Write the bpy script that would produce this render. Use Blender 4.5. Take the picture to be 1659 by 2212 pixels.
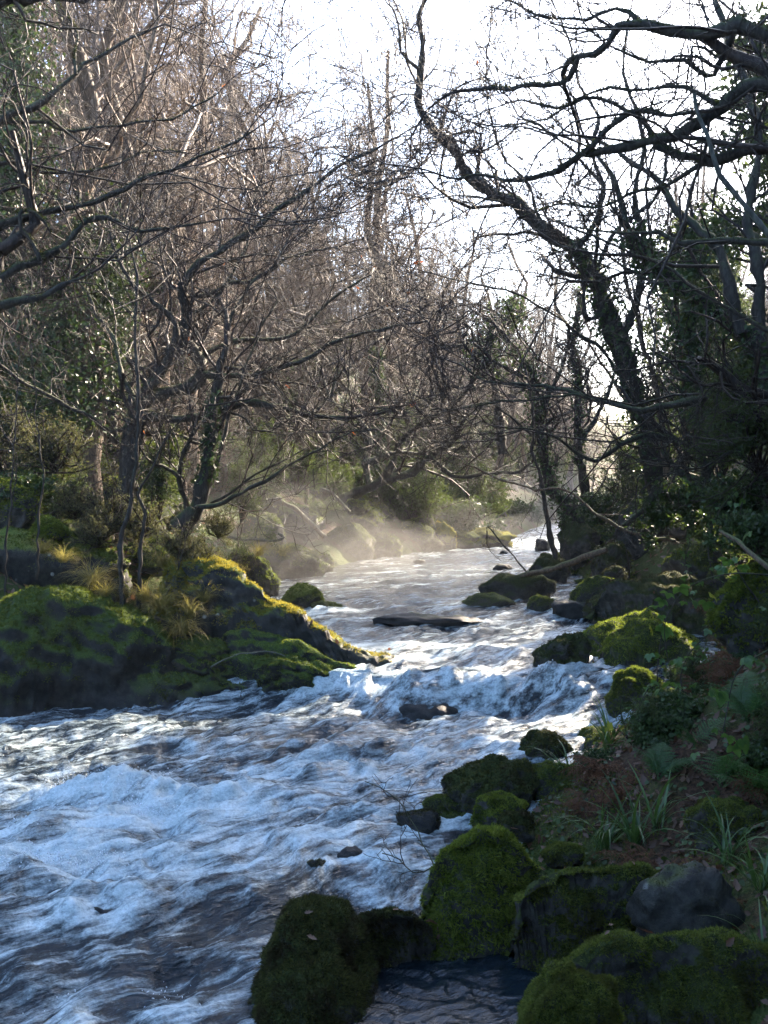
import bpy, bmesh, math, random
import numpy as np
from mathutils import Vector, Matrix, Euler

# ------------------------------------------------------------------ camera, sky, sun, exposure
scene = bpy.context.scene
for o in list(bpy.data.objects):
    bpy.data.objects.remove(o, do_unlink=True)
COL = scene.collection
CAM_Z, FPX, CU, CV, PITCH = 2.4, 2279.0, 829.5, 1106.0, math.radians(-1.408)
cd = bpy.data.cameras.new('camera')
cam = bpy.data.objects.new('camera', cd)
COL.objects.link(cam)
cam.location = (0, 0, CAM_Z)
cam.rotation_euler = (math.pi / 2 + PITCH, 0, 0)
cd.sensor_fit = 'VERTICAL'
cd.sensor_height = 36
cd.lens = FPX / 2212 * 36
cd.clip_end = 600
scene.camera = cam

SUN_AZ, SUN_EL = math.radians(38), math.radians(30)      # to the right of the view axis, above the wood
SUN_STRENGTH, SKY_STRENGTH, EXPOSURE = 5.0, 0.15, 2.8
world = bpy.data.worlds.new('World')
scene.world = world
world.use_nodes = True
wn = world.node_tree
wn.nodes.clear()
sky = wn.nodes.new('ShaderNodeTexSky')
sky.sky_type = 'NISHITA'
sky.sun_disc = False
sky.sun_elevation = SUN_EL
sky.sun_rotation = SUN_AZ
sky.air_density = 1.0
sky.dust_density = 2.5
sky.ozone_density = 4.0
bgn = wn.nodes.new('ShaderNodeBackground')
bgn.inputs['Strength'].default_value = SKY_STRENGTH
wo = wn.nodes.new('ShaderNodeOutputWorld')
wn.links.new(sky.outputs[0], bgn.inputs[0])
wn.links.new(bgn.outputs[0], wo.inputs[0])
sd = bpy.data.lights.new('sun', 'SUN')
sd.energy = SUN_STRENGTH
sd.angle = math.radians(0.53)
sd.color = (1.0, 0.84, 0.66)
sun = bpy.data.objects.new('sun', sd)
COL.objects.link(sun)
TO_SUN = Vector((math.sin(SUN_AZ) * math.cos(SUN_EL), math.cos(SUN_AZ) * math.cos(SUN_EL), math.sin(SUN_EL)))
sun.rotation_euler = TO_SUN.to_track_quat('Z', 'Y').to_euler()
sun.location = TO_SUN * 60
vs = scene.view_settings
vs.view_transform = 'Standard'
vs.look = 'None'
vs.exposure = EXPOSURE
vs.gamma = 1
vs.use_curve_mapping = False
scene.render.engine = 'CYCLES'
cy = scene.cycles
cy.max_bounces = 4
cy.diffuse_bounces = 2
cy.glossy_bounces = 2
cy.use_adaptive_sampling = True
cy.adaptive_threshold = 0.025
cy.transmission_bounces = 4
cy.transparent_max_bounces = 8
cy.volume_bounces = 0
cy.use_denoising = True
try:
    cy.denoiser = 'OPENIMAGEDENOISE'
    cy.denoising_input_passes = 'RGB_ALBEDO_NORMAL'
except Exception:
    pass
cy.sample_clamp_indirect = 6
cy.sample_clamp_direct = 14

# ------------------------------------------------------------------ helpers: noise, pixels, meshes, materials
_rs = np.random.RandomState(7)
_perm = np.concatenate([_rs.permutation(256)] * 3).astype(np.int32)
_grad = _rs.randn(256, 3)
_grad /= np.linalg.norm(_grad, axis=1)[:, None]

def pn(x, y, z=0.0):
    x, y, z = np.broadcast_arrays(np.asarray(x, float), np.asarray(y, float), np.asarray(z, float))
    xi, yi, zi = np.floor(x), np.floor(y), np.floor(z)
    fx, fy, fz = x - xi, y - yi, z - zi
    X, Y, Z = xi.astype(int) & 255, yi.astype(int) & 255, zi.astype(int) & 255
    u, v, w = [f * f * f * (f * (f * 6 - 15) + 10) for f in (fx, fy, fz)]
    def g(a, b, c):
        h = _perm[_perm[_perm[(X + a)] + ((Y + b) & 255)] + ((Z + c) & 255)]
        G = _grad[h]
        return G[..., 0] * (fx - a) + G[..., 1] * (fy - b) + G[..., 2] * (fz - c)
    l = lambda a, b, t: a + (b - a) * t
    return l(l(l(g(0, 0, 0), g(1, 0, 0), u), l(g(0, 1, 0), g(1, 1, 0), u), v),
             l(l(g(0, 0, 1), g(1, 0, 1), u), l(g(0, 1, 1), g(1, 1, 1), u), v), w) * 1.6

def fbm(x, y, z=0.0, o=4, lac=2.03, gain=0.5):
    s, a, f = 0.0, 1.0, 1.0
    for i in range(o):
        s = s + a * pn(np.asarray(x) * f + 17.3 * i, np.asarray(y) * f + 5.1 * i, np.asarray(z) * f + 3.7 * i)
        a *= gain
        f *= lac
    return s

def sstep(a, b, x):
    t = np.clip((np.asarray(x, float) - a) / (b - a), 0, 1)
    return t * t * (3 - 2 * t)

_cp, _sp = math.cos(PITCH), math.sin(PITCH)
def pix(u, v, y):
    """world point on the ray through picture point (u, v) (1659 x 2212 grid) at depth y"""
    a, b = (u - CU) / FPX, -(v - CV) / FPX
    dy, dz = _cp - b * _sp, _sp + b * _cp
    s = y / dy
    return Vector((a * s, y, CAM_Z + dz * s))

def water_level(x, y):
    x, y = np.asarray(x, float), np.asarray(y, float)
    s = y - 0.55 * x
    z = 0.24 * sstep(5.5, 6.6, s) + 0.08 * sstep(6.6, 9.3, y)
    z = z + 0.34 * sstep(9.15, 10.5, y + 0.1 * x) + 0.22 * sstep(10.2, 14, y) + 0.012 * np.clip(y - 14, 0, 60)
    return z

def on_water(u, v):
    ys = np.linspace(2.5, 70, 6000)
    p0, p1 = pix(u, v, 1.0), pix(u, v, 2.0)
    d = p1 - p0
    zs = p0.z + d.z * (ys - 1)
    xs = p0.x + d.x * (ys - 1)
    k = np.argmax(zs < water_level(xs, ys))
    return Vector((xs[k], ys[k], float(water_level(xs[k], ys[k]))))

def mk_mesh(name, V, faces, mat=None, smooth=True):
    me = bpy.data.meshes.new(name)
    V = np.asarray(V, np.float32).reshape(-1, 3)
    if not isinstance(faces, (list, tuple)):
        faces = [faces]
    faces = [np.asarray(f, np.int32) for f in faces if len(f)]
    me.vertices.add(len(V))
    me.vertices.foreach_set('co', V.ravel())
    nl = sum(f.size for f in faces)
    nf = sum(len(f) for f in faces)
    me.loops.add(nl)
    me.loops.foreach_set('vertex_index', np.concatenate([f.ravel() for f in faces]))
    me.polygons.add(nf)
    tot = np.concatenate([np.full(len(f), f.shape[1], np.int32) for f in faces])
    me.polygons.foreach_set('loop_start', np.concatenate([[0], np.cumsum(tot)[:-1]]).astype(np.int32))
    me.polygons.foreach_set('loop_total', tot)
    me.polygons.foreach_set('use_smooth', np.full(nf, smooth))
    if mat:
        me.materials.append(mat)
    me.update(calc_edges=True)
    me.validate(verbose=False)
    return me

def link(name, data, parent=None, loc=(0, 0, 0), rot=(0, 0, 0), scale=None):
    o = bpy.data.objects.new(name, data)
    COL.objects.link(o)
    o.location = loc
    o.rotation_euler = rot
    if scale is not None:
        o.scale = (scale,) * 3 if isinstance(scale, (int, float)) else scale
    if parent:
        o.parent = parent
    return o

def tag(o, label=None, cat=None, group=None, kind=None):
    for k, v in (('label', label), ('category', cat), ('group', group), ('kind', kind)):
        if v:
            o[k] = v
    return o

class Bag:
    """collects vertex and face arrays for one mesh"""
    def __init__(self):
        self.V, self.F, self.n = [], {}, 0
    def add(self, V, F):
        V = np.asarray(V, float).reshape(-1, 3)
        F = np.asarray(F, np.int64)
        self.F.setdefault(F.shape[1], []).append(F + self.n)
        self.V.append(V)
        self.n += len(V)
    def mesh(self, name, mat, smooth=True):
        return mk_mesh(name, np.concatenate(self.V), [np.concatenate(f) for f in self.F.values()], mat, smooth)

class NT:
    """small node-building helper"""
    def __init__(self, name):
        self.m = bpy.data.materials.new(name)
        self.m.use_nodes = True
        self.t = self.m.node_tree
        self.t.nodes.clear()
        self.out = self.n('ShaderNodeOutputMaterial')
    def n(self, typ, **kw):
        nd = self.t.nodes.new(typ)
        for k, v in kw.items():
            setattr(nd, k, v)
        return nd
    def l(self, a, b):
        self.t.links.new(a, b)
    def put(self, sock, v):
        if isinstance(v, bpy.types.NodeSocket):
            self.l(v, sock)
        elif isinstance(v, (tuple, list)) and len(v) == 3 and sock.type == 'RGBA':
            sock.default_value = (*v, 1)
        else:
            sock.default_value = v
    def math(self, op, a, b=0.0, c=0.0, clamp=False):
        nd = self.n('ShaderNodeMath', operation=op, use_clamp=clamp)
        for i, v in enumerate((a, b, c)):
            self.put(nd.inputs[i], v)
        return nd.outputs[0]
    def noise(self, vec, scale, detail=3, rough=0.55, dist=0.0):
        nd = self.n('ShaderNodeTexNoise')
        if vec is not None:
            self.l(vec, nd.inputs['Vector'])
        self.put(nd.inputs['Scale'], scale)
        self.put(nd.inputs['Detail'], detail)
        self.put(nd.inputs['Roughness'], rough)
        self.put(nd.inputs['Distortion'], dist)
        return nd.outputs[0]
    def ramp(self, fac, a, b):
        nd = self.n('ShaderNodeMapRange', interpolation_type='SMOOTHSTEP')
        self.put(nd.inputs[0], fac)
        nd.inputs[1].default_value, nd.inputs[2].default_value = a, b
        return nd.outputs[0]
    def mix(self, fac, a, b):
        nd = self.n('ShaderNodeMix', data_type='RGBA')
        self.put(nd.inputs[0], fac)
        self.put(nd.inputs[6], a)
        self.put(nd.inputs[7], b)
        return nd.outputs[2]
    def bump(self, h, strength, dist, normal=None):
        nd = self.n('ShaderNodeBump')
        self.put(nd.inputs['Height'], h)
        nd.inputs['Strength'].default_value = strength
        nd.inputs['Distance'].default_value = dist
        if normal is not None:
            self.l(normal, nd.inputs['Normal'])
        return nd.outputs[0]
    def bsdf(self, color, rough=0.8, normal=None, spec=0.5, ior=None):
        nd = self.n('ShaderNodeBsdfPrincipled')
        self.put(nd.inputs['Base Color'], color)
        self.put(nd.inputs['Roughness'], rough)
        self.put(nd.inputs['Specular IOR Level'], spec)
        if ior:
            nd.inputs['IOR'].default_value = ior
        if normal is not None:
            self.l(normal, nd.inputs['Normal'])
        return nd.outputs[0]
    def mixsh(self, fac, a, b):
        nd = self.n('ShaderNodeMixShader')
        self.put(nd.inputs[0], fac)
        self.l(a, nd.inputs[1])
        self.l(b, nd.inputs[2])
        return nd.outputs[0]
    def done(self, sh):
        self.l(sh, self.out.inputs['Surface'])
        return self.m

def leaf_mat(name, c1, c2, trans=0.35, rough=0.5, spec=0.4, tc=None, patch=None):
    t = NT(name)
    rnd = t.n('ShaderNodeNewGeometry').outputs['Random Per Island']
    oi = t.n('ShaderNodeObjectInfo').outputs['Random']
    r = t.math('FRACT', t.math('ADD', rnd, oi))
    col = t.mix(r, c1, c2)
    if patch:
        pos = t.n('ShaderNodeNewGeometry').outputs['Position']
        col = t.mix(t.ramp(t.noise(pos, 5.5, 4, 0.6), 0.47, 0.66), col, patch)
    b = t.bsdf(col, rough, spec=spec)
    tr = t.n('ShaderNodeBsdfTranslucent')
    t.put(tr.inputs[0], t.mix(0.5, col, tc) if tc else col)
    return t.done(t.mixsh(trans, b, tr.outputs[0]))

def rock_mat(name, rock_a, rock_b, moss_a, moss_b, lo=-0.1, hi=0.45, lichen=0.0, patchy=1.3):
    """stone with moss wherever it is not too steep; lo/hi set how far the moss creeps down, the dark sides also stand for shade"""
    t = NT(name)
    geo = t.n('ShaderNodeNewGeometry')
    sep = t.n('ShaderNodeSeparateXYZ')
    t.l(geo.outputs['Normal'], sep.inputs[0])
    pos = geo.outputs['Position']
    n1 = t.noise(pos, 2.3, 4, 0.6)
    n2 = t.noise(pos, 14, 5, 0.65)
    n3 = t.noise(pos, 70, 4, 0.7)
    n4 = t.noise(pos, 260, 2, 0.6)
    m = t.math('ADD', sep.outputs[2], t.math('MULTIPLY', t.math('SUBTRACT', n1, 0.5), patchy))
    m = t.math('ADD', m, t.math('MULTIPLY', t.math('SUBTRACT', n2, 0.5), 0.7 * patchy))
    gen = t.n('ShaderNodeSeparateXYZ')
    t.l(t.n('ShaderNodeTexCoord').outputs['Generated'], gen.inputs[0])
    wl = t.ramp(t.math('ADD', gen.outputs[2], t.math('MULTIPLY', t.math('SUBTRACT', n1, 0.5), 0.35)), 0.26, 0.46)
    m = t.math('MULTIPLY', t.ramp(m, lo, hi), wl)
    rc = t.mix(t.ramp(n2, 0.35, 0.7), rock_a, rock_b)
    if lichen > 0:
        v = t.n('ShaderNodeTexVoronoi')
        t.l(pos, v.inputs['Vector'])
        v.inputs['Scale'].default_value = 7
        spot = t.math('MULTIPLY', t.ramp(v.outputs['Distance'], 0.22, 0.12), t.ramp(n1, 0.5, 0.6))
        rc = t.mix(t.math('MULTIPLY', spot, lichen), rc, (0.42, 0.44, 0.40))
    mc = t.mix(t.ramp(n3, 0.3, 0.7), moss_a, moss_b)
    mc = t.mix(t.math('MULTIPLY', t.ramp(n1, 0.55, 0.75), 0.5), mc, (0.075, 0.06, 0.022))
    h = t.math('ADD', t.math('MULTIPLY', n3, 0.7), t.math('MULTIPLY', n4, 0.3))
    nrm = t.bump(h, 0.9, 0.012)
    rough = t.math('SUBTRACT', 0.92, t.math('MULTIPLY', t.math('SUBTRACT', 1.0, m), 0.42))
    return t.done(t.bsdf(t.mix(m, rc, mc), rough, nrm, 0.2))

def bark_mat(name, bark_a, bark_b, moss, lo, hi, rough=0.75, spec=0.3):
    t = NT(name)
    geo = t.n('ShaderNodeNewGeometry')
    sep = t.n('ShaderNodeSeparateXYZ')
    t.l(geo.outputs['Normal'], sep.inputs[0])
    pos = geo.outputs['Position']
    mp = t.n('ShaderNodeMapping')
    t.l(pos, mp.inputs[0])
    mp.inputs['Scale'].default_value = (1, 1, 0.3)
    n1 = t.noise(pos, 3.0, 4, 0.6)
    n2 = t.noise(mp.outputs[0], 40, 5, 0.65)
    m = t.math('ADD', sep.outputs[2], t.math('MULTIPLY', t.math('SUBTRACT', n1, 0.5), 1.6))
    m = t.ramp(m, lo, hi)
    bc = t.mix(t.ramp(n2, 0.35, 0.7), bark_a, bark_b)
    nrm = t.bump(n2, 0.8, 0.012)
    return t.done(t.bsdf(t.mix(m, bc, moss), rough, nrm, spec))

M = {}
M['rock'] = rock_mat('mossy_rock', (0.022, 0.021, 0.019), (0.07, 0.067, 0.06), (0.014, 0.020, 0.006), (0.045, 0.060, 0.015), 0.1, 0.55)  # moss beneath the tufts darkened to stand for shade between them
M['rock_low'] = rock_mat('half_mossed_rock', (0.010, 0.010, 0.009), (0.030, 0.029, 0.026), (0.028, 0.046, 0.010), (0.070, 0.098, 0.022), 0.2, 0.55, 0.0, 0.45)
M['rock_wet'] = rock_mat('wet_dark_rock', (0.012, 0.012, 0.012), (0.035, 0.034, 0.032), (0.025, 0.04, 0.010), (0.05, 0.07, 0.018), 0.9, 1.4)
M['rock_bare'] = rock_mat('bare_grey_rock', (0.016, 0.016, 0.014), (0.050, 0.050, 0.043), (0.05, 0.07, 0.02), (0.07, 0.09, 0.03), 0.85, 1.35, 0.25)
M['rock_lichen'] = rock_mat('lichened_rock', (0.014, 0.0135, 0.012), (0.042, 0.040, 0.035), (0.06, 0.09, 0.016), (0.13, 0.15, 0.03), 0.35, 0.75, 0.9)
M['rock_sun_tint'] = rock_mat('sun_tinted_moss_rock', (0.03, 0.028, 0.024), (0.08, 0.075, 0.06), (0.09, 0.115, 0.02), (0.16, 0.16, 0.035), -0.2, 0.3)  # mossy stone with golden sunlight put into its moss colour
M['moss'] = leaf_mat('moss_tufts', (0.026, 0.038, 0.009), (0.165, 0.185, 0.042), 0.4, 0.8, 0.1, (0.2, 0.28, 0.03), (0.045, 0.040, 0.014))  # pale end raised here and in the bright tufts, standing for light from above
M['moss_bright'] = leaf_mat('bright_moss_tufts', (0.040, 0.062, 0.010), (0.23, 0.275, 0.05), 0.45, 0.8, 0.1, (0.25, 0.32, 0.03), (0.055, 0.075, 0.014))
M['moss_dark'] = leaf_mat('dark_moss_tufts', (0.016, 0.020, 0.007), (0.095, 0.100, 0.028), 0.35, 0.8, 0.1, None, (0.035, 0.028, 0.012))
M['moss_sun_tint'] = leaf_mat('sun_tinted_moss_tufts', (0.12, 0.12, 0.02), (0.24, 0.21, 0.05), 0.45, 0.8, 0.1, (0.4, 0.33, 0.04))  # the gold of sunshine is mixed into these tuft colours
M['bark'] = bark_mat('mossy_bark', (0.016, 0.013, 0.010), (0.05, 0.042, 0.032), (0.034, 0.044, 0.012), 0.1, 0.8)
M['bark_brown'] = bark_mat('brown_bark', (0.05, 0.034, 0.022), (0.14, 0.095, 0.06), (0.07, 0.08, 0.025), 0.35, 1.0)
M['bark_grey'] = bark_mat('smooth_grey_bark', (0.04, 0.042, 0.036), (0.11, 0.112, 0.095), (0.09, 0.11, 0.06), 0.5, 1.2, 0.55)
M['twig'] = bark_mat('twig_bark', (0.016, 0.011, 0.009), (0.05, 0.034, 0.026), (0.045, 0.042, 0.022), 0.4, 1.1, 0.6, 0.2)
M['twig_sun_tint'] = bark_mat('sun_tinted_twig_bark', (0.105, 0.076, 0.055), (0.27, 0.20, 0.155), (0.18, 0.145, 0.095), 0.4, 1.1, 0.6, 0.2)  # pink of sunlit twigs and haze painted into the bark colour
M['ivy'] = leaf_mat('ivy_leaf', (0.014, 0.030, 0.010), (0.048, 0.080, 0.022), 0.22, 0.45, 0.3, (0.12, 0.19, 0.03))
M['bramble'] = leaf_mat('bramble_leaf', (0.03, 0.075, 0.02), (0.07, 0.13, 0.03), 0.4, 0.42, 0.5, (0.16, 0.32, 0.03))
M['yellow_leaf'] = leaf_mat('yellow_leaf', (0.42, 0.32, 0.03), (0.30, 0.33, 0.03), 0.5, 0.5, 0.3)
M['blade'] = leaf_mat('woodrush_blade', (0.025, 0.06, 0.016), (0.07, 0.13, 0.03), 0.3, 0.35, 0.5, (0.14, 0.26, 0.04))
M['fern'] = leaf_mat('fern_leaf', (0.022, 0.06, 0.018), (0.05, 0.11, 0.03), 0.4, 0.5, 0.4, (0.10, 0.24, 0.04))
M['bracken'] = leaf_mat('dead_bracken', (0.06, 0.028, 0.014), (0.14, 0.065, 0.03), 0.3, 0.7, 0.2)
M['dead_leaf'] = leaf_mat('dead_oak_leaf', (0.045, 0.024, 0.015), (0.14, 0.085, 0.055), 0.25, 0.55, 0.4, (0.3, 0.1, 0.03))
M['red_leaf'] = leaf_mat('orange_dead_leaf', (0.28, 0.07, 0.02), (0.40, 0.15, 0.04), 0.45, 0.5, 0.3)
M['grass_gold'] = leaf_mat('golden_grass', (0.09, 0.085, 0.025), (0.25, 0.205, 0.075), 0.45, 0.6, 0.2, (0.4, 0.36, 0.08))
M['heather'] = leaf_mat('heather_leaf', (0.032, 0.042, 0.018), (0.10, 0.10, 0.055), 0.35, 0.7, 0.2, (0.2, 0.2, 0.06))
M['evergreen'] = leaf_mat('evergreen_spray', (0.015, 0.030, 0.010), (0.055, 0.075, 0.024), 0.35, 0.55, 0.3, (0.2, 0.26, 0.05))

def ground_mat():
    t = NT('forest_floor')
    geo = t.n('ShaderNodeNewGeometry')
    pos = geo.outputs['Position']
    n1 = t.noise(pos, 0.9, 4, 0.6)
    n2 = t.noise(pos, 9, 5, 0.65)
    n3 = t.noise(pos, 45, 4, 0.7)
    litter = t.mix(t.ramp(n3, 0.3, 0.7), (0.025, 0.016, 0.010), (0.10, 0.055, 0.032))
    moss = t.mix(t.ramp(n3, 0.3, 0.7), (0.026, 0.045, 0.010), (0.07, 0.095, 0.022))
    c = t.mix(t.ramp(t.math('ADD', t.math('MULTIPLY', n1, 0.7), t.math('MULTIPLY', n2, 0.3)), 0.42, 0.56), litter, moss)
    nrm = t.bump(t.math('ADD', n2, t.math('MULTIPLY', n3, 0.6)), 1.0, 0.05)
    return t.done(t.bsdf(c, 0.95, nrm, 0.2))
M['ground'] = ground_mat()

def water_mat():
    t = NT('river_water')
    at = t.n('ShaderNodeAttribute', attribute_name='flow')
    fo = t.n('ShaderNodeAttribute', attribute_name='foam').outputs['Fac']
    fl = at.outputs['Vector']
    mp = t.n('ShaderNodeMapping')
    t.l(fl, mp.inputs[0])
    mp.inputs['Scale'].default_value = (1.0, 0.42, 0.6)
    a = t.noise(fl, 2.4, 6, 0.58)
    b = t.noise(fl, 10.0, 5, 0.62)
    e = t.noise(mp.outputs[0], 17.0, 5, 0.68)
    c = t.noise(fl, 36.0, 4, 0.62)
    pos = t.n('ShaderNodeNewGeometry').outputs['Position']
    d = t.noise(pos, 55, 4, 0.7)
    sub = lambda s, k: t.math('MULTIPLY', t.math('SUBTRACT', s, 0.5), k)
    k = t.math('ADD', sub(a, 1.3), sub(b, 1.0))
    k = t.math('ADD', k, t.math('ADD', sub(e, 1.9), t.math('ADD', sub(c, 0.4), sub(d, 0.3))))
    k = t.math('ADD', k, fo)
    mask = t.ramp(k, 0.32, 1.10)
    hgt = t.math('ADD', t.math('MULTIPLY', b, 0.4), t.math('ADD', t.math('MULTIPLY', e, 0.35), t.math('MULTIPLY', c, 0.3)))
    calm = t.n('ShaderNodeAttribute', attribute_name='calm').outputs['Fac']
    hw = t.n('ShaderNodeBump')
    t.l(hgt, hw.inputs['Height'])
    t.l(t.math('SUBTRACT', 1.0, t.math('MULTIPLY', calm, 0.65)), hw.inputs['Strength'])
    hw.inputs['Distance'].default_value = 0.11
    nf = t.bump(t.math('ADD', t.math('MULTIPLY', b, 0.6), t.math('ADD', t.math('MULTIPLY', c, 0.3), t.math('MULTIPLY', d, 0.25))), 0.6, 0.05)
    water = t.bsdf((0.008, 0.015, 0.020), 0.06, hw.outputs[0], 0.8, 1.33)
    fc = t.mix(t.ramp(t.math('ADD', t.math('MULTIPLY', b, 0.5), t.math('MULTIPLY', d, 0.5)), 0.36, 0.66), (0.27, 0.35, 0.37), (0.54, 0.63, 0.65))
    foam = t.bsdf(fc, 0.35, nf, 0.45, 1.33)
    return t.done(t.mixsh(mask, water, foam))
M['water'] = water_mat()

def spray_mat():
    t = NT('water_spray')
    b = t.bsdf((0.82, 0.86, 0.88), 0.25, spec=0.5, ior=1.33)
    tr = t.n('ShaderNodeBsdfTranslucent')
    t.put(tr.inputs[0], (0.8, 0.85, 0.9))
    return t.done(t.mixsh(0.7, b, tr.outputs[0]))
M['spray'] = spray_mat()

# ------------------------------------------------------------------ the setting: terrain and river
LB = np.array([(-14, -9.5), (3, -8), (7.5, -6.8), (9.2, -4.8), (9.9, -2.9), (10.6, -2.1), (11.6, -1.5), (12.6, -1.7), (13.4, -1.75),
               (15.5, -1.9), (18, -1.1), (21, 0.0), (23.5, 1.8), (26, 3.1), (30, 4.1), (40, 7.2), (60, 12.5), (100, 21), (160, 33)])
RB = np.array([(-14, 1.1), (3, 1.0), (4.5, 0.86), (5.5, 0.75), (6.3, 0.55), (7.2, 0.75), (8.2, 1.4), (9, 2.3), (10, 3.0), (11, 3.4),
               (13, 3.3), (15, 3.0), (18, 3.1), (22, 3.8), (26, 4.9), (30, 6.2), (40, 10.2), (60, 16), (100, 25), (160, 38)])
def left_edge(y):
    return np.interp(y, LB[:, 0], LB[:, 1])
def right_edge(y):
    return np.interp(y, RB[:, 0], RB[:, 1])

def ground_z(x, y):
    x, y = np.asarray(x, float), np.asarray(y, float)
    xl, xr = left_edge(y), right_edge(y)
    W = water_level(np.clip(x, xl, xr), y)
    dl, dr = xl - x, x - xr
    rl = np.interp(dl, [-1.2, -0.3, 0, 0.4, 1, 2, 4, 8, 15, 40, 70], [-0.6, -0.4, -0.15, 0.25, 0.6, 1.0, 1.8, 3.4, 6.2, 14, 22])
    near = np.interp(dr, [-1.2, -0.3, 0, 0.4, 1, 2, 3.5, 5, 12, 40, 70], [-0.6, -0.4, -0.15, 0.12, 0.38, 0.85, 1.6, 3.4, 8, 24, 38])
    far = np.interp(dr, [-1.2, -0.3, 0, 0.4, 1, 2, 3.5, 5, 12, 40, 70], [-0.6, -0.4, -0.12, 0.3, 0.8, 1.5, 2.6, 4.6, 9, 26, 40])
    k = sstep(7.5, 10, y)
    rr = near * (1 - k) + far * k
    ins = np.minimum(np.maximum(dl, dr) * 1.2, 0)
    rise = np.where(dl > dr, rl, rr)
    rise = np.where((dl < 0) & (dr < 0), np.maximum(ins - 0.15, -0.6), rise)
    amp = np.clip(np.maximum(dl, dr) * 0.5, 0.02, 1)
    n = fbm(x * 0.55, y * 0.55, 1.7, 4) * 0.26 * amp + fbm(x * 0.12, y * 0.12, 8.2, 3) * 0.8 * np.clip(np.maximum(dl, dr) * 0.12, 0, 1)
    gully = 0.55 * np.exp(-((x + 2.4) / 1.5) ** 2 - ((y - 11.2) / 0.55) ** 2)
    return W + rise + n - gully + 0.16 * np.clip(y - 60, 0, 100)

def graded(lo, a, b, hi, step, n_out):
    mid = np.arange(a, b, step)
    l = a - (a - lo) * (np.linspace(0, 1, n_out) ** 2.2)[1:][::-1]
    r = b + (hi - b) * (np.linspace(0, 1, n_out) ** 2.2)
    return np.concatenate([l, mid, r])

def grid_faces(nu, nv):
    i = np.arange(nu * nv).reshape(nu, nv)
    return np.stack([i[:-1, :-1], i[:-1, 1:], i[1:, 1:], i[1:, :-1]], -1).reshape(-1, 4)

gx, gy = graded(-48, -7, 7, 48, 0.14, 60), graded(-14, 2, 28, 110, 0.16, 55)
GX, GY = np.meshgrid(gx, gy)
GZ = ground_z(GX, GY)
ground = link('ground', mk_mesh('ground', np.stack([GX, GY, GZ], -1), grid_faces(*GX.shape), M['ground']))
tag(ground, 'leaf strewn mossy river banks and wooded slopes', None, None, 'structure')

# ------------------------------------------------------------------ boulders
_ico = {}
ROCKS = []
def ico(sub):
    if sub not in _ico:
        bm = bmesh.new()
        bmesh.ops.create_icosphere(bm, subdivisions=sub, radius=1)
        _ico[sub] = (np.array([v.co[:] for v in bm.verts]), np.array([[v.index for v in f.verts] for f in bm.faces]))
        bm.free()
    return _ico[sub]

def boulder_verts(rx, ry, rz, seed, sub, rough=1.0, taper=0.0, facets=9, lump=0.16, box=0.85, cushion=0.0):
    rng = np.random.RandomState(seed)
    V, F = ico(sub)
    d = V.copy()
    p = np.sign(d) * np.abs(d) ** box
    r = np.linalg.norm(p, axis=1)
    r = r * (1 + lump * fbm(d[:, 0] * 1.3 + seed * 3.1, d[:, 1] * 1.3, d[:, 2] * 1.3 + seed, 3))
    for k in range(facets):
        n = rng.randn(3)
        n[2] *= 0.8
        n /= np.linalg.norm(n)
        off = rng.uniform(0.80, 1.02)
        c = np.maximum(d @ n, 1e-3)
        lim = off / c
        kk = 0.09
        h = np.clip(0.5 + 0.5 * (lim - r) / kk, 0, 1)
        r = np.where(d @ n > 0.05, lim * (1 - h) + r * h - kk * h * (1 - h), r)
    P = d * r[:, None]
    P[:, 2] *= np.where(P[:, 2] > -0.4, 1 - abs(taper) * np.clip((P[:, 0] * np.sign(taper) + 1) / 2, 0, 1.1), 1)
    P *= np.array([rx, ry, rz])
    s = (rx + ry + rz) / 3
    nrm = P / np.array([rx, ry, rz]) ** 2
    nrm /= np.linalg.norm(nrm, axis=1)[:, None]
    f1 = 2.2 / s
    n = fbm(P[:, 0] * f1 + seed, P[:, 1] * f1, P[:, 2] * f1, 5, gain=0.55) * 0.055 * s * rough
    n = n + fbm(P[:, 0] * 14, P[:, 1] * 14 + seed, P[:, 2] * 14, 3) * 0.010 * rough
    n = n + cushion * (np.abs(fbm(P[:, 0] * 7 + seed, P[:, 1] * 7, P[:, 2] * 7, 3)) - 0.25)
    return P + nrm * n[:, None], F

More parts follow.
